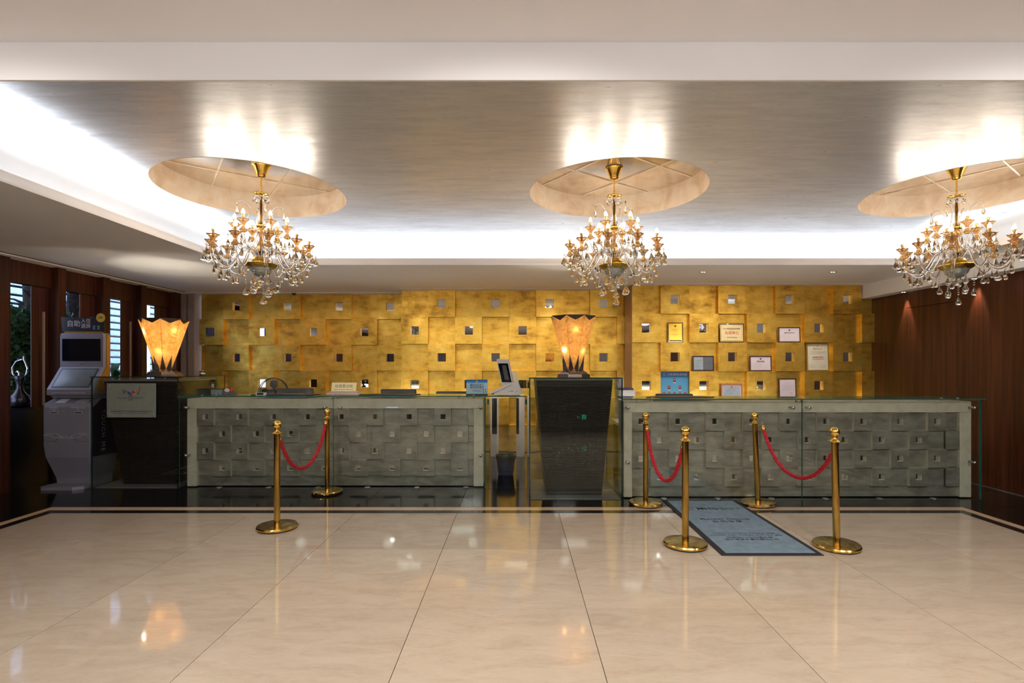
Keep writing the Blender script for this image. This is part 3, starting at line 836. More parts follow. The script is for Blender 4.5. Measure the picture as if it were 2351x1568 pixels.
# ================================================================== TABLE LAMPS
def octa(r, ang0=PI/8): return [(r*math.cos(ang0+k*PI/4), r*math.sin(ang0+k*PI/4)) for k in range(8)]
M['lampbulb'] = plain('lamp_bulb', (1, .9, .7), .5, emit=(1, .90, .72), es=520)
def make_lamp(label, loc, rotz, bulbs):
    t = thing('table_lamp', label, 'lamp', loc, (0, 0, rotz))
    zt, zn, zl, zp = .70, .648, .262, .085
    rt, rl, rp = .272, .138, .083
    ot, ol = octa(rt), octa(rl)
    def R(z): return rl+(rt-rl)*(z-zl)/(zt-zl)
    for k in range(8):
        a, b = ot[k], ot[(k+1) % 8]; c, d = ol[k], ol[(k+1) % 8]
        mida = PI/8+k*PI/4+PI/8; rn = R(zn)*math.cos(PI/8); rpt = .094*math.cos(PI/8)
        nt_ = (rn*math.cos(mida), rn*math.sin(mida)); pt = (rpt*math.cos(mida), rpt*math.sin(mida))
        vs = [(a[0], a[1], zt-.004), (nt_[0], nt_[1], zn), (b[0], b[1], zt-.004), (d[0], d[1], zl), (pt[0], pt[1], zp), (c[0], c[1], zl)]
        off = Vector((math.cos(mida), math.sin(mida), 0))*.004
        vi = [tuple(Vector(v)-off) for v in vs]
        MB().add(vs+vi, [(0, 1, 4, 5), (1, 2, 3, 4), (10, 7, 6, 11)[:0] or (7, 6, 11, 10), (8, 7, 10, 9), (0, 6, 7, 1), (1, 7, 8, 2), (2, 8, 9, 3), (3, 9, 10, 4), (4, 10, 11, 5), (5, 11, 6, 0)]).build('alabaster_panel', M['alabaster'], t)
        # dark triangle closing the notch
        tv = [Vector((a[0], a[1], zt)), Vector((nt_[0], nt_[1], zn-.002)), Vector((b[0], b[1], zt))]
        ti = [v-off*1.4 for v in tv]; tv = [v-off*.3 for v in tv]
        MB().add([tuple(v) for v in tv+ti], [(0, 1, 2), (5, 4, 3), (0, 3, 4, 1), (1, 4, 5, 2), (2, 5, 3, 0)]).build('notch_plate', M['bronze'], t)
    # rim
    mb = MB(); o2 = octa(rt-.012)
    vs = [(x, y, zt) for x, y in ot]+[(x, y, zt) for x, y in o2]+[(x, y, zt+.006) for x, y in ot]+[(x, y, zt+.006) for x, y in o2]
    fs = []
    for k in range(8):
        j = (k+1) % 8; fs += [(k, j, 8+j, 8+k), (16+k, 24+k, 24+j, 16+j), (k, 16+k, 16+j, j), (8+k, 8+j, 24+j, 24+k)]
    mb.add(vs, fs).build('rim', M['bronze'], t)
    # dark stem and the pyramid fins between the points
    s0, s1 = octa(.06), octa(.07)
    MB().add([(x, y, .05) for x, y in s0]+[(x, y, .30) for x, y in s1], [(k, (k+1) % 8, 8+(k+1) % 8, 8+k) for k in range(8)]).build('stem', M['bronze'], t)
    for k in range(8):
        ca = PI/8+k*PI/4; A = (ol[k][0]*.985, ol[k][1]*.985, zl-.004); B = (.122*math.cos(ca), .122*math.sin(ca), .05)
        rq = .094*math.cos(PI/8)-.003; PL = (rq*math.cos(ca-PI/8), rq*math.sin(ca-PI/8), .05); PR = (rq*math.cos(ca+PI/8), rq*math.sin(ca+PI/8), .05)
        MB().add([A, B, PL, PR], [(0, 2, 1), (0, 1, 3), (1, 2, 3), (0, 3, 2)]).build('fin', M['bronze'], t)
    def stepbox(r0, r1, z0, z1, name='step'):
        a, b = octa(r0), octa(r1)
        MB().add([(x, y, z0) for x, y in a]+[(x, y, z1) for x, y in b], [(k, (k+1) % 8, 8+(k+1) % 8, 8+k) for k in range(8)]+[tuple(range(7, -1, -1)), tuple(range(8, 16))]).build(name, M['lampbase'], t)
    stepbox(.205, .200, 0, .028, 'base'); stepbox(.178, .172, .028, .048); stepbox(.165, .10, .048, .088)
    for (bx_, by_, bz_) in bulbs:
        MB().ball((bx_, by_, bz_), .02, 12, 8).build('bulb', M['lampbulb'], t, smooth='all')
        MB().tube([(bx_*.2, by_*.2, bz_-.08), (bx_*.9, by_*.9, bz_-.025)], .006, 6).build('bulb_arm', M['bronze'], t)
    return t
M['lampbase'] = plain('lamp_base_metal', (.20, .15, .12), .22, .8)
make_lamp('lit alabaster table lamp on the tall middle pedestal', (.665, 6.10, 1.321), 0, [(0.01, -.176, .545), (-.095, -.085, .315), (.09, -.08, .30)])
make_lamp('lit alabaster table lamp on the left pedestal by the check-in machine', (-4.42, 6.50, 1.321), .06, [(.02, -.112, .31), (-.145, -.130, .555), (.165, -.095, .565)])

# ================================================================== CHANDELIERS
def gem(mb, c, r, h, flat=.6, n=8, m=0):
    """faceted almond drop hanging from c"""
    x, y, z = c
    prof = [(.001, 0), (r*.20, -h*.16), (r*.50, -h*.38), (r*.85, -h*.60), (r, -h*.75), (r*.88, -h*.89), (r*.45, -h*.98), (.001, -h)]
    b = len(mb.v); mb.lathe(prof, n, (0, 0, 0), m)
    for i in range(b, len(mb.v)):
        v = mb.v[i]; mb.v[i] = (x+v[0], y+v[1]*flat, z+v[2])
def bead(mb, c, r, m=0): mb.ball(c, r, 6, 4, m, .75)
def drop_mesh(name, kind):
    mb = MB()
    if kind == 'long': bead(mb, (0, 0, -.008), .008); bead(mb, (0, 0, -.022), .006); gem(mb, (0, 0, -.030), .016, .078, .55, 8)
    if kind == 'short': bead(mb, (0, 0, -.008), .007); gem(mb, (0, 0, -.016), .013, .05, .6, 6)
    if kind == 'big': bead(mb, (0, 0, -.006), .008); bead(mb, (0, 0, -.020), .007); gem(mb, (0, 0, -.026), .030, .076, .45, 10)
    if kind == 'string':
        for i in range(7): bead(mb, (0, 0, -.008-.021*i), .0085)
        gem(mb, (0, 0, -.155), .034, .082, .45, 10)
    return mb.mesh(name, M['crystal'] if kind in ('short', 'string', 'big') else M['crystal_amber'])
DM = {k: drop_mesh('crystal_drop', k) for k in ('long', 'short', 'big', 'string')}
def petal_cup(r0, r1, h, inv=1, n=48, lobes=8):
    prof = []
    for i in range(7):
        f = i/6; prof.append((r0+(r1-r0)*(f**1.9), inv*h*f))
    for i in range(6, -1, -1):
        f = i/6; prof.append((max(.004, r0+(r1-r0)*(f**1.9)-.003), inv*h*f+.0015))
    mb = MB(); mb.lathe(prof, n, lobes=lobes, amp=0, close=False)
    for i, v in enumerate(mb.v):
        rr = math.hypot(v[0], v[1]); a = math.atan2(v[1], v[0]); f = max(0, (rr-r0)/(r1-r0))
        k = 1+.10*f*abs(math.cos(lobes*a/2))-.04*f
        mb.v[i] = (v[0]*k, v[1]*k, v[2]+inv*.006*f*abs(math.cos(lobes*a/2)))
    return mb
cup_me = petal_cup(.014, .052, .052).mesh('petal_cup', M['cup'], 'all')
low_me = petal_cup(.014, .036, .034, -1, lobes=6).mesh('lower_cup', M['cup'], 'all')
sleeve_me = MB().lathe([(.0095, 0), (.0095, .050), (.013, .054), (.0155, .075), (.0150, .0752)], 12).mesh('candle_sleeve', M['sleeve'], 'all')
bulb_me = MB().lathe([(.0120, .0), (.0150, .009), (.0148, .018), (.010, .032), (.0035, .044), (0, .047)], 10).mesh('bulb', M['bulb'], 'all')
def hooks_mesh(r):
    mb = MB(); mb.lathe([(.017, -.006), (.020, 0), (.017, .006)], 14)
    for k in range(5):
        a = 2*PI*k/5+.3; c, s = math.cos(a), math.sin(a)
        pts = [(.015, 0), (.03, -.010), (.045, -.008), (.056, .006), (.062, .020), (.068, .026), (.073, .020)]
        mb.tube([(p*c, p*s, z) for p, z in pts], .0013, 5)
        pts = [(.056, .006), (.066, .004), (.074, .010), (.078, .016)]
        mb.tube([(p*c, p*s, z) for p, z in pts], .0011, 4)
    return mb.mesh('gilt_hooks', M['beadgold'], 'all')
hooks_me = hooks_mesh(.06)
def arm_mesh(path, r):
    # smooth the path by Catmull-Rom
    P = [Vector((p[0], 0, p[1])) for p in path]; out = []
    for i in range(len(P)-1):
        p0, p1, p2, p3 = P[max(i-1, 0)], P[i], P[i+1], P[min(i+2, len(P)-1)]
        for s in range(6):
            t = s/6
            out.append(.5*((2*p1)+(p2-p0)*t+(2*p0-5*p1+4*p2-p3)*t*t+(3*p1-p0-3*p2+p3)*t**3))
    out.append(P[-1]); return MB().tube(out, r, 8).mesh('arm', M['armglass'], 'all')
ZC = 3.33
LOW = arm_mesh([(.035, 2.47-ZC), (.09, 2.535-ZC), (.16, 2.525-ZC), (.22, 2.42-ZC), (.285, 2.345-ZC), (.355, 2.355-ZC), (.405, 2.42-ZC), (.42, 2.49-ZC)], .0088)
UPA = arm_mesh([(.03, 2.70-ZC), (.07, 2.60-ZC), (.13, 2.52-ZC), (.19, 2.54-ZC), (.22, 2.62-ZC), (.225, 2.655-ZC)], .0078)
HORN = arm_mesh([(.03, 2.74-ZC), (.08, 2.72-ZC), (.12, 2.77-ZC), (.10, 2.85-ZC), (.10, 2.92-ZC), (.15, 2.965-ZC), (.20, 2.95-ZC)], .006)
def make_chandelier():
    t = thing('chandelier', '', 'chandelier', (0, 0, ZC))
    g = M['beadgold']
    MB().lathe([(.083, 0), (.083, -.008), (.072, -.020), (.050, -.075), (.040, -.090), (.044, -.098), (.036, -.110), (.008, -.114)], 32).build('canopy', g, t, smooth=True)
    MB().tube([(0, 0, -.112), (0, 0, -.20)], .0065, 10).build('rod', g, t, smooth=True)
    ch = MB()
    for k in range(3):
        z = -.205-.022*k; a = PI/2*(k % 2)
        ring = [(math.cos(a)*.009*math.cos(q*PI/6), math.sin(a)*.009*math.cos(q*PI/6), z-.004+.018*math.sin(q*PI/6)) for q in range(13)]
        ch.tube(ring, .0028, 6, caps=False)
    ch.build('chain', g, t, smooth='all')
    crown = petal_cup(.018, .070, .022, 1, 48, 10).build('crown_dish', M['crystal'], t, (0, 0, 3.035-ZC), smooth='all')
    MB().lathe([(.0705, .018), (.073, .022), (.0705, .026)], 32).build('crown_rim', g, crown, smooth='all')
    for k in range(8):
        a = 2*PI*k/8; obj('crystal_drop', DM['short'], crown, (.066*math.cos(a), .066*math.sin(a), .016))
    MB().tube([(0, 0, 3.04-ZC), (0, 0, 2.40-ZC)], .008, 8).build('core_rod', g, t, smooth='all')
    MB().lathe([(.010, 3.035), (.022, 3.01), (.026, 2.985), (.016, 2.94), (.014, 2.90), (.026, 2.85), (.034, 2.81), (.026, 2.785), (.018, 2.778)], 20, (0, 0, -ZC), close=False).build('column_vase', M['armglass'], t, smooth='all')
    MB().lathe([(.020, 2.778), (.042, 2.772), (.046, 2.762), (.040, 2.750), (.020, 2.742)], 24, (0, 0, -ZC)).build('column_ring', g, t, smooth='all')
    MB().lathe([(.018, 2.742), (.036, 2.73), (.034, 2.69), (.018, 2.655), (.016, 2.63), (.034, 2.585), (.040, 2.555), (.030, 2.53), (.022, 2.52)], 20, (0, 0, -ZC), close=False).build('column_vase', M['cup'], t, smooth='all')
    MB().lathe([(.020, 2.52), (.020, 2.40)], 14, (0, 0, -ZC)).build('column_tube', M['armglass'], t, smooth='all')
    bowl = MB().lathe([(.060, 2.465), (.075, 2.44), (.060, 2.42), (.10, 2.412), (.140, 2.408), (.143, 2.400), (.128, 2.380), (.100, 2.362)], 40, (0, 0, -ZC), lobes=20, amp=.025, close=False).build('gilt_bowl_rim', plain('gilt_filigree', (.55, .38, .09), .38, 1, var=.5, scale=70) if 'filig' not in M else M['filig'], t, smooth=True)
    MB().lathe([(.100, 2.364), (.085, 2.325), (.055, 2.295), (.015, 2.280), (.006, 2.270), (.010, 2.262), (0, 2.255)], 28, (0, 0, -ZC), close=False).build('glass_bowl', M['bowl'], t, smooth=True)
    def fit(arm, r, z):
        h = obj('gilt_hooks', hooks_me, arm, (r, 0, z+.004)); 
        obj('lower_cup', low_me, arm, (r, 0, z+.048)); obj('petal_cup', cup_me, arm, (r, 0, z+.055))
        obj('candle_sleeve', sleeve_me, arm, (r, 0, z+.085)); obj('bulb', bulb_me, arm, (r, 0, z+.160))
    A0 = None
    for k in range(10):
        if A0 is None:
            A0 = obj('arm', LOW, t); fit(A0, .42, 2.49-ZC)
            for q in range(5):
                a = 2*PI*q/5+.3; obj('crystal_drop', DM['long' if q % 2 else 'big'], A0, (.42+.060*math.cos(a), .060*math.sin(a), 2.49-ZC+.016))
            obj('crystal_drop', DM['long'], A0, (.40, 0, 2.40-ZC)); obj('crystal_drop', DM['big'], A0, (.30, 0, 2.337-ZC))
            obj('crystal_drop', DM['long'], A0, (.355, 0, 2.345-ZC))
            a_ = A0
        else: a_ = copy_tree(A0, t)
        a_.rotation_euler = (0, 0, 2*PI*k/10+PI/10-PI/2)
    U0 = None
    for k in range(6):
        if U0 is None:
            U0 = obj('arm', UPA, t); fit(U0, .225, 2.655-ZC)
            for q in range(4):
                a = PI/2*q+.5; obj('crystal_drop', DM['long'], U0, (.225+.055*math.cos(a), .055*math.sin(a), 2.655-ZC+.010))
            a_ = U0
        else: a_ = copy_tree(U0, t)
        a_.rotation_euler = (0, 0, 2*PI*k/6+PI/6-PI/2)
    for k in range(4):
        hn = obj('horn', HORN, t, rot=(0, 0, PI/2*k+.35)); obj('crystal_drop', DM['long'], hn, (.20, 0, 2.948-ZC))
    for k in range(6):
        a = 2*PI*k/6+.2; obj('crystal_string', DM['string'], t, (.125*math.cos(a), .125*math.sin(a), 2.372-ZC-.03*(k % 2)))
    for k in range(6):
        a = 2*PI*k/6+.7; obj('crystal_drop', DM['long' if k % 2 else 'big'], t, (.075*math.cos(a), .075*math.sin(a), 2.32-ZC))
    obj('crystal_string', DM['string'], t, (.02, 0, 2.262-ZC)); obj('crystal_drop', DM['big'], t, (-.03, .02, 2.28-ZC))
    return t
M['filig'] = plain('gilt_filigree', (.55, .38, .09), .38, 1, var=.5, scale=70)
M['bowl'] = plain('bowl_glass', (.42, .46, .42), .12, .3, coat=.6, var=.2, scale=25)
c0 = make_chandelier()
for i, (x, y, rz, lab) in enumerate(((-2.40, 4.87, .28, 'crystal chandelier with gilt candles, leftmost, over the left stanchions'),
                          (.928, 4.93, .0, 'crystal chandelier in the middle, hanging above the tall middle pedestal'),
                          (4.185, 4.93, .16, 'crystal chandelier at the right edge, in front of the rosewood wall'))):
    o = c0 if i == 0 else copy_tree(c0)
    o.location = (x, y, ZC-.002); o.rotation_euler = (0, 0, rz); o['label'] = lab; o['group'] = 'crystal chandeliers in the silver ceiling'

# ================================================================== DOWNLIGHTS, CAMERA DOME
def downlight(x, y, z, label, lit=True, e=14, tgt=None, ang=70):
    t = thing('downlight', label, 'ceiling light', (x, y, z), group='recessed ceiling spotlights')
    MB().lathe([(.036, .0), (.050, -.004), (.056, -.001), (.056, .0)], 24, close=False).build('trim_ring', M['steel'], t, smooth='all')
    for dx in (-.018, .018):
        MB().lathe([(.012, -.001), (.009, -.004), (0, -.005)], 12, (dx, 0, 0)).build('lamp_face', M['downlight'], t)
    if e:
        s = spot('spot', (x, y, z-.02), tgt or (x, y, 0), e, (1, .82, .6), ang, .6, .02)
    return t
downlight(2.52, 7.0, HS-.0, 'recessed spotlight in the drop ceiling left of the certificates wall', e=20)
downlight(4.27, 7.0, HS-.0, 'recessed spotlight in the drop ceiling nearer the rosewood wall', e=20)
for k, (yy, lab) in enumerate(((7.43, 'recessed spotlight over the rosewood wall beside the gold wall'), (6.28, 'recessed spotlight over the rosewood wall behind the right chandelier'))):
    downlight(5.545, yy, 2.50, lab, e=60, tgt=(5.62, yy, 1.3), ang=44)
spot('spot', (5.51, 5.1, 2.48), (5.62, 5.1, 1.3), 42, (1, .82, .6), 44, .6, .02)
spot('spot', (-2.9, 7.4, 2.69), (-2.9, 7.4, 0), 10, (1, .82, .6), 80, .6, .02)
spot('spot', (-1.2, 7.4, 2.69), (-1.2, 7.4, 0), 14, (1, .82, .6), 80, .6, .02)
dc = thing('dome_camera', 'small black dome camera under the drop ceiling', 'security camera', (-3.80, 8.85, HS-.012))
MB().lathe([(.045, 0), (.045, -.012), (.038, -.016)], 20).build('housing', M['white'], dc)
MB().lathe([(.036, -.016), (.030, -.038), (.016, -.050), (0, -.054)], 20).build('dome', M['screen'], dc, smooth='all')

# ================================================================== CHECK-IN MACHINE
def loft(rings, m=0):
    """rings: (z, half width, y front, y back) with chamfered front corners"""
    mb = MB(); vs = []; ch = .018
    for z, hw, yf, yb in rings:
        vs += [(-hw, yb, z), (-hw, yf+ch, z), (-hw+ch, yf, z), (hw-ch, yf, z), (hw, yf+ch, z), (hw, yb, z)]
    fs = [tuple(range(5, -1, -1)), tuple(range(len(vs)-6, len(vs)))]
    for i in range(len(rings)-1):
        for k in range(6): fs.append((i*6+k, i*6+(k+1) % 6, (i+1)*6+(k+1) % 6, (i+1)*6+k))
    return mb.add(vs, fs, m)
kx, ky = -5.315, 6.12
ki = thing('check_in_kiosk', 'grey self-service check-in machine with a black sign on top, by the left wall', 'kiosk', (kx, ky, 0))
loft([(.03, .215, .10, .42), (.10, .215, .09, .43), (.36, .270, .01, .44), (.50, .285, 0, .45), (.955, .285, 0, .45), (1.000, .283, .012, .45), (1.055, .275, .14, .45)]).build('body', M['kiosk'], ki)
MB().prism([(-.245, .02), (-.24, -.07), (-.20, -.11), (.16, -.11), (.24, -.04), (.25, .10), (.23, .40), (-.22, .40)], 0, .035, 'z').build('foot', M['kiosk'], ki)
loft([(1.058, .262, .10, .30), (1.085, .270, .075, .30), (1.10, .282, .035, .30), (1.165, .282, .035, .30), (1.43, .280, .215, .30), (1.80, .280, .215, .30), (1.835, .275, .217, .298), (1.845, .262, .22, .295)]).build('head', M['kiosk'], ki)
MB().bbox(-.235, .235, .207, .216, 1.505, 1.775, .003).build('upper_screen', M['screen'], ki)
sn = Vector((0, .265, .18)); 
def tilt(mb, x0, x1, f0, f1, th, m=0):
    """plate on the tilted console face, f along the slope 0..1"""
    p0 = Vector((0, .035, 1.165)); p1 = Vector((0, .215, 1.43)); d = p1-p0; n = Vector((0, -d.z, d.y)).normalized()
    c = p0+d*((f0+f1)/2)+n*th; c.x = (x0+x1)/2
    return obox(mb, c, (1, 0, 0), d, (x1-x0)/2, d.length*(f1-f0)/2, th, m)
tilt(MB(), -.225, .225, .07, .93, .002).build('screen_bezel', M['blackp'], ki)
touch = plain('touch_glass', (.16, .18, .19), .16)
tilt(MB(), -.208, .208, .12, .88, .0032).build('touch_screen', touch, ki)
cbox('light_bar', M['kiosk_lite'], (-.20, .20, .030, .037, 1.118, 1.129), ki)
MB().lathe([(.006, 0), (.006, .004), (0, .005)], 12).build('camera_lens', M['blackm'], ki, (0, .215, 1.462), (PI/2, 0, 0))
# shelf papers
def shelf(mb, x0, x1, y0, y1):
    def z(y): return 1.0+(y-.012)*(.055/.128)+.0015
    return mb.add([(x0, y0, z(y0)), (x1, y0, z(y0)), (x1, y1, z(y1)), (x0, y1, z(y1)), (x0, y0, z(y0)-.003), (x1, y0, z(y0)-.003), (x1, y1, z(y1)-.003), (x0, y1, z(y1)-.003)], [(0,1,2,3),(7,6,5,4),(0,4,5,1),(1,5,6,2),(2,6,7,3),(3,7,4,0)])
shelf(MB(), -.16, -.05, .03, .12).build('notice_sheet', M['paper'], ki)
shelf(MB(), .07, .20, .035, .115).build('card_reader', M['kiosk_lite'], ki)
for dx, lab in ((-.145, '凭条出口'), (.14, '房卡出口/入口')):
    cbox('slot_frame', M['kiosk_lite'], (dx-.05, dx+.05, -.003, .001, .895-.015, .895+.013), ki)
    cbox('slot', M['blackm'], (dx-.038, dx+.038, -.0045, .0, .889, .900), ki)
    text(lab, .026, (dx, -.0015, .95), M['paper'], ki)
    MB().prism([(dx-.016, .928), (dx+.016, .928), (dx, .918)], -.002, .001).build('arrow', M['paper'], ki)
def strip(pts, wd, name='trim_line', mat='kiosk_lite'):
    mb = MB()
    for (a, b) in zip(pts[:-1], pts[1:]):
        a = Vector(a); b = Vector(b); d = (b-a).normalized(); n = Vector((-d.y, d.x))*wd/2; e = d*wd*.3
        mb.prism([tuple(a-e-n), tuple(b+e-n), tuple(b+e+n), tuple(a-e+n)], -.003, .001)
    return mb.build(name, M[mat], ki)
strip([(-.262, .625), (-.20, .625), (-.13, .595), (.13, .595), (.20, .625), (.262, .625)], .010)
strip([(-.235, .642), (-.12, .642), (-.045, .602)], .009); strip([(.235, .642), (.12, .642), (.045, .602)], .009)
strip([(-.262, .555), (-.13, .555), (-.10, .590)], .003, 'panel_joint', 'blackm'); strip([(.262, .555), (.13, .555), (.10, .590)], .003, 'panel_joint', 'blackm')
MB().lathe([(.009, 0), (.009, .002), (0, .002)], 16).build('emblem_disc', M['kiosk_lite'], ki, (0, -.001, .614), (PI/2, 0, 0))
MB().prism([(.02, .42), (.14, .0), (.30, .0), (.36, .02), (.44, .15), (.44, .42)][:0] or [(.03, .37), (.44, .37), (.44, 1.05), (.16, 1.05), (.03, .95)], .285, .290, 'x').build('side_panel', M['navy'], ki)
MB().prism([(.12, 1.14), (.295, 1.14), (.295, 1.83), (.24, 1.83), (.24, 1.44), (.08, 1.18)], .282, .288, 'x').build('side_panel_yellow', M['yellow'], ki)
text('TOUCH ME', .080, (.2915, .18, .665), M['kiosk_lite'], ki, (PI/2, PI/2, PI/2), space=1.35)
MB().prism([(-.255, 1.865), (.250, 1.855), (.262, 2.035), (-.270, 2.045)], .235, .25).build('top_sign', M['blackp'], ki)
MB().prism([(-.22, 1.846), (.235, 1.846), (.235, 1.866), (-.22, 1.866)], .225, .26).build('sign_base', M['yellow'], ki)
text('自助', .085, (-.115, .233, 1.958), M['paper'], ki); text('入住\n退房', .062, (.035, .233, 1.962), M['paper'], ki)
for dx, cc in ((.135, (.10, .22, .5)), (.19, (.05, .30, .22))):
    MB().lathe([(.016, 0), (.016, .002), (0, .002)], 18).build('badge', plain('badge', cc, .4), ki, (dx, .235, 1.925), (PI/2, 0, 0))
    text('微信' if dx < .15 else '绿色', .014, (dx, .2335, 1.897), M['paper'], ki)
MB().lathe([(.055, 0), (.055, .003), (0, .003)], 28).build('round_sticker', plain('sticker_yellow', (.62, .45, .05), .5), ki, (.218, .233, 2.035), (PI/2, 0, 0))
text('24h', .035, (.218, .229, 2.035), M['ink'], ki)
# ================================================================== PLAQUE on the left pedestal
def dot(mb, x, z, r, y=0, n=10): return mb.lathe([(r, 0), (r, .0012), (0, .0012)], n, (0, 0, 0)) if False else mb.prism([(x+r*math.cos(2*PI*k/n), z+r*math.sin(2*PI*k/n)) for k in range(n)], y-.001, y+.0005)
pq = thing('plaque', 'pale brushed metal plaque with a colourful dotted smile emblem, on the left pedestal', 'sign', (-4.519, 6.083, 1.04))
M['plaque'] = plain('plaque_metal', (.42, .47, .40), .42, .5)
MB().bbox(-.288, .288, -.005, .001, -.20, .20, .0015).build('plate', M['plaque'], pq)
for x in (-.258, .258):
    for z in (-.172, .172): MB().lathe([(.011, 0), (.011, .008), (.007, .012), (0, .012)], 14).build('screw', M['steel'], pq, (x, -.005, z), (PI/2, 0, 0))
cols = [(.02, .10, .25), (.02, .22, .20), (.55, .05, .03), (.80, .42, .03), (.03, .08, .35), (.20, .30, .45)]
rd = random.Random(5); cm = [plain('emblem_dot', c, .5) for c in cols]; grp = [MB() for _ in cols]
for k in range(62):
    f = k/61; a = PI*(1.06+.88*f); th = math.sin(PI*f)
    rr = .092+rd.uniform(-.020, .016)*(.4+th); x = rr*1.12*math.cos(a); z = .178+rr*1.15*math.sin(a)
    dot(grp[rd.randrange(6)], x, z, rd.uniform(.006, .013)*(.35+th*.85), -.0055-.0002*(k % 5))
for g_, m_ in zip(grp, cm): g_.build('emblem_dots', m_, pq)['kind'] = 'stuff'
text('Universiade SHENZHEN 2011', .025, (-.01, -.0055, .028), M['ink'], pq); text('中国深圳', .016, (-.01, -.0055, .006), M['ink'], pq)
text('官 方 指 定 饭 店', .052, (0, -.0055, -.040), plain('engraved', (.55, .50, .42), .3, .6), pq)
text('DESIGNATED OFFICIAL HOTEL', .018, (0, -.0055, -.083), M['plaque'], pq)
text('深圳第26届世界大学生夏季运动会组委会执行局', .0225, (0, -.0055, -.130), M['ink'], pq)
text('THE EXECUTIVE OFFICE OF THE ORGANIZING COMMITTEE FOR THE 26TH SUMMER UNIVERSIADE', .0095, (0, -.0055, -.153), M['ink'], pq)

# ================================================================== ITEMS ON THE DESKS (glass top at 1.094)
GT = 1.0945
def place(px, Y): return (px-1186)/1190*Y
def monitor(label, px, Y, wd, zt, tilt_=-.15):
    t = thing('monitor', label, 'monitor', (place(px, Y), Y, .76), group='staff monitors behind the desks')
    h = .30; zc = zt-.76
    MB().bbox(-wd/2, wd/2, -.02, .03, zc-h, zc, .012).build('housing', M['blackp'], t)
    mb = MB(); mb.prism([(-wd*.38, zc-.24), (wd*.38, zc-.24), (wd*.30, zc-.06), (-wd*.30, zc-.06)], -.045, -.018).build('rear_bulge', plain('monitor_back', (.05, .05, .055), .3), t)
    cbox('screen', M['screen'], (-wd/2+.02, wd/2-.02, .0295, .0325, zc-h+.03, zc-.02), t)
    MB().bbox(-.03, .03, -.02, .01, .02, zc-h+.04, .004).build('neck', M['blackp'], t)
    MB().bbox(-.12, .12, -.09, .09, 0, .015, .004).build('base', M['blackp'], t)
monitor('black monitor seen from behind, beside the desk fan', 677, 6.9, .49, 1.145)
monitor('black monitor seen from behind, right of the gold name sign', 915, 6.9, .47, 1.134)
monitor('black monitor seen from behind, half hidden by the blue notice', 1040, 6.9, .45, 1.105)
monitor('black monitor seen from behind on the right desk, in front of the blue poster', 1548, 6.45, .46, 1.098)
def pad(label, px0, px1, Y, x_off=0):
    x0, x1 = place(px0, Y), place(px1, Y)
    t = thing('desk_pad', label, 'desk pad', ((x0+x1)/2, Y, GT), group='black leather writing pads')
    h = (x1-x0)/2
    MB().prism([(-h, -.10), (h*.72, -.13), (h, .02), (h*.80, .14), (-h*.70, .12)], 0, .006, 'z').build('pad', M['blackp'], t)
    MB().prism([(-h*.75, -.07), (h*.55, -.09), (h*.70, .08), (-h*.55, .08)], .006, .009, 'z').build('cover_sheet', plain('pad_inner', (.10, .085, .08), .5), t)
pad('black writing pad on the left glass top in front of the fan', 585, 735, 6.30)
pad('black writing pad on the left glass top, right of the name sign', 830, 965, 6.30)
pad('black writing pad on the right glass top below the blue poster', 1478, 1642, 5.82)
# gold name sign on a stone base
ns = thing('name_sign', 'gold desk sign on a stepped pink stone base', 'sign', (place(790, 6.3), 6.3, GT))
MB().bbox(-.20, .20, -.06, .06, 0, .022, .006).build('base', M['pinkstone'], ns); MB().bbox(-.175, .175, -.045, .045, .022, .040, .006).build('base_step', M['pinkstone'], ns)
sg = MB(); 
obox(sg, (0, 0, .094), (1, 0, 0), (0, .25, 1), .150, .053, .005).build('plate', M['pearl'], ns)
a_ = PI/2-math.atan(.25)
text('住宿登记处', .044, (0, -.0035, .102), M['ink'], ns, (a_, 0, 0)); text('Accommodation Registration', .020, (0, -.0135, .064), M['ink'], ns, (a_, 0, 0))
# blue notice
bn = thing('notice_stand', 'blue and white counter notice asking for identity papers', 'sign', (place(1095, 6.25), 6.25, GT))
def grad(name, stops, z0, z1):
    m, nt, b = newmat(name); t = N(nt, 'ShaderNodeTexCoord'); sp = N(nt, 'ShaderNodeSeparateXYZ'); nt.links.new(t.outputs['Object'], sp.inputs[0])
    nt.links.new(ramp(nt, mrange(nt, sp.outputs[2], 0, 1, z0, z1), stops), b.inputs['Base Color']); b.inputs['Roughness'].default_value = .3; return m
mbn = grad('notice_print', [(0, (.40, .58, .66)), (.72, (.46, .66, .76)), (.80, (.02, .30, .70)), (1, (.005, .03, .32))], 0, .19)
MB().bbox(-.128, .128, -.003, .003, .012, .185, .001).build('print', mbn, bn)
MB().bbox(-.130, .130, -.02, .025, 0, .012, .002).build('foot', M['blackp'], bn); cbox('holder', M['certglass'], (-.128, .128, -.006, -.004, .0125, .185), bn)
nav = plain('navy_ink', (.015, .02, .15), .5)
text('请您出示本人\n身份证件登记', .029, (0, -.0065, .107), nav, bn); text('Please show your identity documents for registration', .0072, (0, -.0065, .074), nav, bn)
text('深圳市公安局宣传', .013, (0, -.0065, .048), nav, bn)
MB().prism([(.012*math.cos(2*PI*k/12), .163+.014*math.sin(2*PI*k/12)) for k in range(12)], -.0072, -.0062).build('emblem_disc', plain('emblem_orange', (.75, .28, .05), .4), bn)
for dx in (.078, .105):
    mb = MB(); mb.prism([(dx-.008, .062), (dx+.008, .062), (dx+.005, .070), (dx-.005, .070)], -.0072, -.0062); mb.prism([(dx-.004, .026), (dx+.004, .026), (dx+.002, .055), (dx-.002, .055)], -.0072, -.0062); mb.build('figure_print', M['ink'], bn)
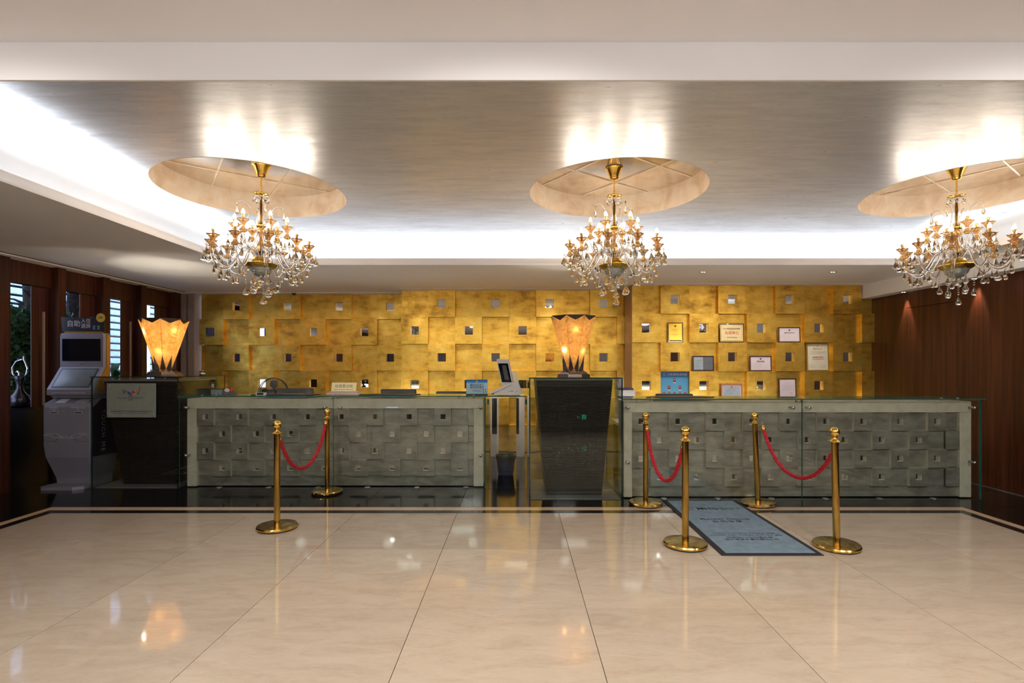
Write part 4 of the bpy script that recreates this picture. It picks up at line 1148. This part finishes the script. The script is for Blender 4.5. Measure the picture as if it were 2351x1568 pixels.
# customer display terminal (white)
pd = thing('display_terminal', 'white counter terminal with an upright tilted customer screen', 'terminal', (place(1165, 6.25), 6.25, GT), (0, 0, 0))
W_ = M['white']
MB().prism([(-.19, .012), (-.03, .004), (.15, .004), (.165, .020), (.13, .15), (.10, .165), (-.17, .030)], -.075, .085).build('body', W_, pd)
mb = MB(); obox(mb, (-.075, .0, .083), (1, 0, .46), (0, 1, 0), .145, .098, .010).build('front_screen_back', W_, pd)
mb = MB(); obox(mb, (.115, .01, .155), (-.36, 0, 1), (0, 1, 0), .140, .080, .017).build('rear_arm', W_, pd)
pan_ = thing_part = None
u_ = Vector((.86, -.5, 0)).normalized(); v_ = Vector((-.20, -.34, 1)).normalized(); v_ = (v_-u_*v_.dot(u_)).normalized(); nrm = u_.cross(v_)
cc = Vector((-.025, -.03, .275))
mb = MB(); obox(mb, cc, u_, v_, .082, .165, .012).build('screen_housing', W_, pd)
mb = MB(); obox(mb, cc+nrm*(.0125)+v_*(-.004), u_, v_, .068, .122, .001).build('screen', M['screen'], pd)
mb = MB(); obox(mb, cc+nrm*.0136+u_*.01, u_, v_, .030, .095, .0004).build('screen_print', plain('screen_content', (.10, .10, .10), .3), pd)
cbox('card_slot', M['blackm'], (-.185, -.16, -.076, -.06, .010, .022), pd)
for x, wd in ((.02, .012), (.055, .025), (.11, .010)): cbox('port', M['blackm'], (x-wd/2, x+wd/2, -.0765, -.075, .045, .052), pd)
# desk fan
fan = thing('desk_fan', 'round black wire desk fan standing behind the left desk', 'fan', (place(627, 7.0), 7.0, .76))
fz = .325; R2 = .195
MB().bbox(-.10, .10, -.08, .10, 0, .03, .01).build('base', M['blackp'], fan)
MB().tube([(0, .03, .03), (0, .03, .15), (0, .045, fz-.03)], .016, 10).build('stem', M['blackp'], fan, smooth='all')
MB().tube([(0, -.02, fz), (0, .11, fz)], [.045, .05], 20).build('motor_housing', M['blackp'], fan, smooth=True)
cage = MB()
def ringp(r, y): return [(r*math.cos(2*PI*k/36), y, fz+r*math.sin(2*PI*k/36)) for k in range(37)]
cage.tube(ringp(R2, 0), .006, 6, caps=False); cage.tube(ringp(R2-.004, .035), .006, 6, caps=False)
for r in (.055, .075, .095, .115, .135, .155, .175): cage.tube(ringp(r, -.05+.05*(r/R2)**2), .0011, 4, caps=False)
for k in range(24):
    a = 2*PI*k/24; c, s = math.cos(a), math.sin(a)
    cage.tube([(.045*c, -.05, fz+.045*s), (.12*c, -.03, fz+.12*s), (R2*c, 0, fz+R2*s)], .0013, 4)
cage.build('wire_cage', M['blackp'], fan, smooth='all')
MB().lathe([(.045, 0), (.045, .006), (0, .010)], 24).build('cage_badge', M['blackp'], fan, (0, -.048, fz), (PI/2, 0, 0))
for k in range(4):
    bl = MB(); a = PI/2*k; c, s = math.cos(a), math.sin(a)
    P = [(.03, -.02, .0), (.10, -.055, .012), (.165, -.045, .018), (.16, .035, -.006), (.09, .04, -.012)]
    vs = [(p*c-q*s, .005+d, fz+p*s+q*c) for p, q, d in P]; vs += [(x, y+.002, z) for x, y, z in vs]
    bl.add(vs, [(0, 1, 2, 3, 4), (9, 8, 7, 6, 5)]+[(i, 5+i, 5+(i+1) % 5, (i+1) % 5) for i in range(5)]).build('blade', M['blackp'], fan)
# little things by the left pedestal
cl = thing('small_monitor', 'small grey-faced display beside the left pedestal on the staff worktop', 'monitor', (place(497, 6.75), 6.75, .76))
MB().bbox(-.085, .085, 0, .03, .30, .39, .004).build('housing', M['blackp'], cl); cbox('screen', touch, (-.072, .075, -.002, 0, .305, .378), cl)
MB().tube([(0, .02, .31), (0, .04, .01)], .012, 8).build('stem', M['blackp'], cl); MB().bbox(-.07, .07, -.05, .08, 0, .012, .003).build('base', M['blackp'], cl)
tp = thing('tape_dispenser', 'grey tape dispenser holding a roll, left end of the staff side', 'tape dispenser', (place(527, 6.4), 6.4, GT))
MB().prism([(-.07, 0), (.075, 0), (.075, .035), (.045, .045), (.02, .022), (-.03, .03), (-.07, .05)], -.02, .02).build('body', M['steel'], tp)
MB().tube([(-.03, -.012, .047), (-.03, .012, .047)], .026, 18).build('tape_roll', M['paper'], tp, smooth=True)
st_ = thing('ink_stamp', 'black and red self-inking stamp by the tape dispenser', 'stamp', (place(524, 6.44)-.0, 6.47, GT))
MB().bbox(-.035, .005, -.015, .015, 0, .075, .003).build('body', M['blackp'], st_); MB().bbox(.006, .035, -.012, .012, .0, .070, .003).build('cap', M['red'], st_)
bx_ = thing('card_box', 'small white and black card box on the left glass top', 'box', (place(600, 6.2), 6.2, GT))
MB().bbox(-.058, .058, -.02, .02, 0, .032, .001).build('box', M['paper'], bx_); cbox('label_band', M['blackp'], (-.042, .034, -.0215, -.02, .004, .030), bx_)
be = thing('service_bell', 'small chrome counter bell on the left pedestal', 'bell', (place(466, 6.75), 6.75, 1.3205))
MB().lathe([(.045, 0), (.045, .008), (.036, .010)], 24).build('base', M['blackp'], be, smooth=True)
MB().lathe([(.040, .011), (.038, .024), (.026, .036), (.006, .041), (0, .041)], 24).build('dome', M['chrome'], be, smooth='all'); MB().tube([(0, 0, .04), (0, 0, .052)], .004, 8).build('button', M['chrome'], be)
pb = thing('paper_tray', 'stacked white paper box with a blue folder behind the right end of the middle pedestal', 'paper tray', (1.42, 6.85, .0))
MB().bbox(-.10, .12, -.12, .12, 0, 1.13, .004).build('cabinet', M['white'], pb)
MB().bbox(-.10, .10, -.10, .10, 1.132, 1.155, .003).build('folder', plain('blue_folder', (.06, .06, .22), .5), pb); MB().bbox(-.10, -.02, -.08, .08, 1.156, 1.30, .002).build('card', M['lav'], pb)
# tower fans and bin in the gap
def tower(label, px, Y, side):
    t = thing('tower_fan', label, 'tower fan', (place(px, Y), Y, 0.001), (0, 0, side), group='white tower fans by the gold wall')
    pr = [(.068*math.cos(2*PI*k/24), .068*math.sin(2*PI*k/24)) for k in range(24)]
    MB().lathe([(.060, 0), (.066, .02), (.067, .90), (.060, .955), (.045, .965), (0, .965)], 28).build('body', M['white'], t, smooth=True)
    vs = []; a0, a1, nn = -PI/2-.62, -PI/2+.62, 8
    for i in range(nn+1):
        a = a0+(a1-a0)*i/nn
        for r, z in ((.0672, .36), (.0685, .37), (.0685, .92), (.0672, .93)): vs.append((r*math.cos(a), r*math.sin(a), z))
    MB().add(vs, [(i*4+j, i*4+j+1, i*4+j+5, i*4+j+4) for i in range(nn) for j in range(3)]).build('grille', M['blackp'], t, smooth='all')
tower('white tower fan, left of the two behind the clear gate', 1135.5, 8.28, .0); tower('white tower fan, right of the two, turned sideways behind the gate', 1195, 8.28, -1.0)
bn2 = thing('waste_bin', 'blue perforated waste bin with a black bag over the rim', 'bin', (place(1161, 6.88), 6.88, 0.001))
MB().lathe([(.095, 0), (.100, .01), (.128, .25)], 32, close=False).build('body', M['binblue'], bn2, smooth='all'); MB().lathe([(.095, .004), (0, .004)], 32, close=False).build('bottom', M['binblue'], bn2)
hm = MB()
for r in range(9):
    for k in range(40):
        z = .075+r*.014; a = 2*PI*(k+.5*(r % 2))/40; rr = .1008+.028*z/.25
        c, s = math.cos(a), math.sin(a); q = [(-.005, 0), (0, -.006), (.005, 0), (0, .006)]
        hm.add([(rr*c-s*u, rr*s+c*u, z+v) for u, v in q], [(0, 1, 2, 3)])
ho = hm.build('perforations', M['blackm'], bn2); ho['kind'] = 'stuff'
MB().lathe([(.126, .195), (.133, .21), (.139, .262), (.134, .272), (.124, .262), (.118, .18)], 32, close=False, lobes=9, amp=.012).build('bin_liner', M['blackp'], bn2, smooth='all')

# ================================================================== CERTIFICATES on the gold wall (right part)
def lines(par, rows, mat, y, lz, wd, h=.0022, off=0):
    mb = MB(); r = random.Random(len(rows)+int(wd*100))
    for z, a, b in rows: mb.box(a*wd, b*wd, y-.0006, y, z-h/2, z+h/2)
    return mb.build('printed_lines', mat, par)
def cert(label, x0, x1, y0, y1, fr, mat, content, bw=.014, Y=8.165, inner=None, name='framed_certificate', cat='certificate', grp='framed certificates on the gold wall', lean=.05):
    X0, X1 = place(x0, Y-.03), place(x1, Y-.03); zb = 1.45-(y1-839)/1190*(Y-.03); H = (y1-y0)/1190*(Y-.03)
    row = round((HS-zb)/T); zb = HS-T*row+.002
    t = thing(name, label, cat, ((X0+X1)/2, Y-.038, zb), (-lean, 0, 0), grp)
    w2 = (X1-X0)/2
    if fr:
        mb = MB()
        mb.bbox(-w2, w2, -.008, .008, 0, bw, .002); mb.bbox(-w2, w2, -.008, .008, H-bw, H, .002)
        mb.bbox(-w2, -w2+bw, -.008, .008, bw, H-bw, .002); mb.bbox(w2-bw, w2, -.008, .008, bw, H-bw, .002)
        mb.build('frame', M[fr], t)
    else: bw = 0
    cbox('sheet', M[mat], (-w2+bw, w2-bw, -.002, .004, bw, H-bw), t)
    if inner: cbox('inner_sheet', M[inner[0]], (-w2+bw+inner[1], w2-bw-inner[1], -.0032, -.002, bw+inner[1], H-bw-inner[1]), t)
    content(t, w2-bw, H, bw)
    return t
yy_ = -.0045
def border(t, w, H, b, mat, th=.002):
    mb = MB()
    mb.box(-w+b, w-b, yy_, yy_+.001, H/2*0+b+.014, b+.014+th); mb.box(-w+b, w-b, yy_, yy_+.001, H-b-.014-th, H-b-.014)
    mb.box(-w+b, -w+b+th, yy_, yy_+.001, b+.014, H-b-.014); mb.box(w-b-th, w-b, yy_, yy_+.001, b+.014, H-b-.014); mb.build('printed_border', mat, t)
def disc_(t, x, z, r, mat, name='emblem_disc', ring=False):
    MB().prism([(x+r*math.cos(2*PI*k/16), z+r*math.sin(2*PI*k/16)) for k in range(16)], yy_-.0006, yy_).build(name, mat, t)
def c1(t, w, H, b):
    disc_(t, 0, H*.82, .014, M['ink']); lines(t, [(H*.66, -.55, .55), (H*.60, -.4, .4), (H*.40, -.6, .6), (H*.36, -.3, .3)], M['ink'], yy_, 0, w)
    cbox('black_band', M['ink'], (-w+.008, w-.008, yy_, yy_+.001, b+.008, b+.022), t)
cert('gold plate in a dark frame, leftmost certificate on the gold wall', 1533, 1568, 739.5, 785, 'cert_wood', 'goldplate', c1)
def c2(t, w, H, b):
    border(t, w, H, .012, M['goldplate'], .005); text('2017年度消防安全管理', .026, (0, yy_, H*.72), M['ink'], t)
    text('先进单位', .056, (0, yy_, H*.50), M['red'], t); text('深圳市公安局消防监督', .016, (0, yy_, H*.26), M['ink'], t)
cert('wide cream award in a dark frame with big red characters', 1651.5, 1708, 742, 785, 'cert_wood', 'pearl', c2)
def lic(title, sz):
    def f(t, w, H, b):
        border(t, w, H, .010, M['grayblue'], .0025); disc_(t, 0, H*.80, .013, M['ink']); text(title, sz, (0, yy_, H*.62), M['ink'], t)
        lines(t, [(H*.50, -.75, -.1), (H*.44, -.75, .2), (H*.38, -.75, .6), (H*.31, -.75, .1), (H*.25, -.5, .7)], M['grayblue'], yy_, 0, w, .0018)
    return f
cert('lilac licence in a dark frame, upper right, under the spotlight', 1787, 1837, 750, 785, 'cert_wood', 'lav', lic('特种行业许可证', .024))
def c4(t, w, H, b):
    cbox('page', M['grayblue'], (-w+.004, -.002, yy_, yy_+.001, b+.006, H-b-.006), t); cbox('page', plain('dark_page', (.14, .15, .19), .4), (.002, w-.004, yy_, yy_+.001, b+.006, H-b-.006), t)
    lines(t, [(H*.7, -.8, -.2), (H*.6, -.8, -.3), (H*.5, -.8, -.2), (H*.35, -.8, -.4), (H*.6, .2, .8), (H*.5, .2, .7)], M['ink'], yy_-.001, 0, w)
    cbox('plastic_cover', M['certglass'], (-w, w, -.0075, -.007, b, H-b), t)
cert('dark open double-page certificate behind glass, next to the blue poster', 1590, 1639, 816, 851, 'cert_wood', 'blackp', c4)
cert('lilac business licence in a dark frame, centre of the wall', 1721, 1771, 816, 851, 'cert_wood', 'lav', lic('营业执照', .030))
def c6(t, w, H, b):
    text('荣誉证书', .036, (0, yy_, H*.79), plain('gold_ink', (.5, .36, .14), .5), t); disc_(t, 0, H*.90, .007, M['ink'])
    lines(t, [(H*.69, -.75, .85), (H*.65, -.6, .6), (H*.61, -.8, .5), (H*.20, -.8, -.3), (H*.14, -.8, -.3), (H*.20, .25, .8), (H*.14, .2, .8)], M['ink'], yy_, 0, w, .002)
    text('年度最佳酒店', .030, (0, yy_, H*.49), M['red'], t); text('The Annual Excellent Hotel', .016, (0, yy_, H*.42), M['ink'], t)
cert('tall cream honour certificate in a gold mount, without a dark frame', 1852, 1903, 787, 851, 'cert_gold', 'cream', c6, bw=.018)
def c7(t, w, H, b):
    disc_(t, 0, H*.80, .014, plain('red_emblem', (.6, .12, .04), .4)); lines(t, [(H*.66, -.35, .35), (H*.55, -.55, -.2), (H*.48, -.55, .0), (H*.38, -.5, .1), (H*.55, .1, .4)], M['ink'], yy_, 0, w, .0022)
cert('grey-blue certificate in a light orange wooden frame, low, above the right desk', 1655, 1704.5, 880, 917, 'cert_orange', 'lav', c7, bw=.02, inner=('grayblue', .018))
def c8(t, w, H, b):
    lines(t, [(H*.84, -.4, .3), (H*.80, -.3, .3)]+[(H*(.70-.045*i), -.8, .75 if i % 3 else .2) for i in range(7)], M['grayblue'], yy_, 0, w, .0016)
    mb = MB(); mb.tube([(w*.45+.018*math.cos(2*PI*k/16), yy_, H*.30+.018*math.sin(2*PI*k/16)) for k in range(17)], .0009, 4, caps=False); mb.build('stamp_ring', M['ink'], t)
cert('plain white letter in a tall black frame, low, above the right desk', 1788, 1828, 868, 917, 'cert_wood', 'lav', c8)
# blue staff poster
po = thing('staff_poster', 'blue fire-team chart poster with small red portrait photos', 'poster', (place(1550, 8.12), 8.150, HS-4*T+.003), (-.02, 0, 0))
pw, ph = .2185, .435
mpo = grad('poster_blue', [(0, (.10, .38, .62)), (.8, (.05, .28, .58)), (.84, (.02, .13, .36)), (1, (.03, .16, .40))], 0, ph)
cbox('sheet', mpo, (-pw, pw, -.002, .004, .0, ph), po)
text('义务消防队架构图', .039, (.045, -.0032, ph*.90), M['paper'], po); lines(po, [(ph*.94, -.80, -.66), (ph*.90, -.86, -.60), (ph*.87, -.84, -.62)], M['paper'], -.003, 0, pw)
skin = plain('printed_face', (.55, .32, .24), .6)
def portrait(x, z, s=1):
    p = cbox('portrait', plain('portrait_red', (.30, .01, .02), .5) if 'pred' not in M else M['pred'], (x-.020*s, x+.020*s, -.0035, -.002, z-.030*s, z+.030*s), po)
    MB().prism([(x+.009*s*math.cos(2*PI*k/10), z+.008*s+.012*s*math.sin(2*PI*k/10)) for k in range(10)], -.0045, -.0035).build('face_print', skin, p)
    MB().prism([(x-.017*s, z-.030*s), (x+.017*s, z-.030*s), (x+.012*s, z-.008*s), (x-.012*s, z-.008*s)], -.0043, -.0035).build('suit_print', M['ink'], p)
    cbox('name_strip', M['paper'], (x-.020*s, x+.020*s, -.0035, -.002, z-.043*s, z-.032*s), po)
M['pred'] = plain('portrait_red', (.30, .01, .02), .5)
portrait(0, ph*.70); portrait(-.085, ph*.44); portrait(.085, ph*.44)
for x in (-.165, -.083, 0, .083, .165): portrait(x, ph*.20)

# ================================================================== PLANTED COURT behind the left openings
def leafstuff(name, label, n, fx, mat, size, seed, cat='plant'):
    r = random.Random(seed); mb = MB()
    for _ in range(n):
        c = Vector(fx(r)); s = size*r.uniform(.5, 1.2); e = Euler((r.uniform(0, 6.3), r.uniform(0, 6.3), r.uniform(0, 6.3)))
        mtx = e.to_matrix()
        P = [(0, -1, 0), (.45, -.35, .1), (.95, .05, -.05), (.4, .3, .12), (0, 1, 0), (-.4, .3, .12), (-.95, .05, -.05), (-.45, -.35, .1)]
        mb.add([tuple(c+mtx @ (Vector(p)*s)) for p in P], [(0, 1, 3, 4), (1, 2, 3), (0, 4, 5, 7), (5, 6, 7)])
    o = mb.build(name, mat); return tag(o, label, cat, kind='stuff')
leafstuff('ivy_hedge', 'dense dark ivy climbing in the court behind the first left opening', 5200,
    lambda r: (r.uniform(-6.80, -6.34), 6.9+.55*r.uniform(-1, 1), .92+abs(r.uniform(0, 1.28))), M['leaf'], .045, 2)
palm = thing('palm_trunk', 'rough palm trunk with cut leaf stubs outside the first left opening', 'tree', (-6.60, 7.04, .90))
MB().tube([(0, 0, 0), (.02, .0, .6), (-.02, .03, 1.2), (0, .0, 1.85)], [.10, .085, .08, .09], 12).build('trunk', M['bark'], palm)
rr = random.Random(4)
for k in range(30):
    a = rr.uniform(0, 6.28); z = .25+k*.054; L = rr.uniform(.12, .2)
    MB().tube([(.07*math.cos(a), .07*math.sin(a), z), ((.07+L*.6)*math.cos(a), (.07+L*.6)*math.sin(a), z+.05), ((.07+L)*math.cos(a), (.07+L)*math.sin(a), z+.06)], [.022, .014, .012], 5).build('leaf_stub', M['bark'], palm)
p2 = copy_tree(palm); p2.location = (-6.62, 7.78, .90); p2.rotation_euler = (0, 0, 1.9); p2['label'] = 'rough palm trunk outside the second left opening, above the check-in machine'
sc = thing('sculpture', 'dark round-bellied figure sculpture with thin silver looped arms on the black sill', 'sculpture', (-6.07, 6.33, .9455))
MB().lathe([(.06, 0), (.09, .02), (.105, .07), (.09, .13), (.05, .18), (.033, .23), (.032, .28), (.045, .33), (.055, .36), (.03, .38), (0, .385)], 28).build('torso', M['sculpt'], sc, smooth='all')
MB().tube([(.045, 0, .35), (.085, 0, .40), (.095, 0, .47), (.07, 0, .54), (.05, 0, .58), (.055, 0, .62)], .010, 8).build('arm', M['silverarm'], sc, smooth='all')
MB().tube([(-.045, 0, .35), (-.085, 0, .41), (-.09, 0, .48), (-.04, 0, .555), (.02, 0, .575), (.05, 0, .575)], .010, 8).build('arm', M['silverarm'], sc, smooth='all')
MB().tube([(.03, 0, .365), (.01, 0, .345), (-.005, 0, .37), (-.005, 0, .41), (-.02, 0, .435), (-.04, 0, .42)], .012, 8).build('neck_loop', M['silverarm'], sc, smooth='all')
pl = thing('potted_plant', 'broad-leaved green plant outside the third left opening', 'plant', (-6.45, 8.28, .90))
MB().lathe([(.07, 0), (.09, .12), (.095, .13)], 20).build('pot', M['blackp'], pl, smooth=True)
for k in range(11):
    a = 2*PI*k/11+.2; c, s = math.cos(a), math.sin(a); L = .17+.05*(k % 3); h = .16+.10*(k % 4)
    spine = [(.02, .12), (L*.4, .12+h*.8), (L*.75, .12+h), (L*1.25, .12+h*.75)]; ww = [.008, .055, .06, .003]
    vs = []
    for (d, z), q in zip(spine, ww): vs += [(d*c-q*s, d*s+q*c, z+.01), (d*c, d*s, z), (d*c+q*s, d*s-q*c, z+.01)]
    MB().add(vs, [(i*3+j, i*3+j+1, i*3+j+4, i*3+j+3) for i in range(3) for j in range(2)]).build('leaf', M['leafy' if k % 4 == 0 else 'leaf'], pl, smooth='all')

# ================================================================== LOW CABINET WITH AN EXIT LIGHT (behind the viewer, seen only mirrored in the glass)
ex = thing('low_cabinet', 'low black cabinet behind the viewer, mirrored in the desk glass', 'cabinet', (2.2, -.20, 0))
MB().bbox(-5.0, 2.6, -.35, .18, 0, 1.0, .01).build('body', M['blackp'], ex)
eg = thing('exit_light', 'small green glowing exit sign low on the black cabinet', 'exit sign', (1.45, .0, .34))
MB().bbox(-.17, .17, -.02, .004, -.06, .06, .003).build('housing', M['blackm'], eg)
MB().prism([(-.045, -.05), (.05, -.05), (.05, .05), (-.045, .05)], .004, .0055).build('running_figure_panel', M['led_green'], eg)
MB().prism([(-.15, 0), (-.125, .02), (-.125, .006), (-.08, .006), (-.08, -.006), (-.125, -.006), (-.125, -.02)], .004, .0055).build('arrow', M['led_green'], eg)
mbx = MB(); mbx.tube([(-.02, .006, -.035), (.0, .006, -.01), (.022, .006, .0)], .005, 6); mbx.tube([(.03, .006, -.03), (.012, .006, -.012), (.018, .006, .015)], .005, 6); mbx.ball((.026, .006, .028), .008, 8, 5)
mbx.build('running_figure', M['blackm'], eg)

flush_text()
bpy.context.view_layer.update()
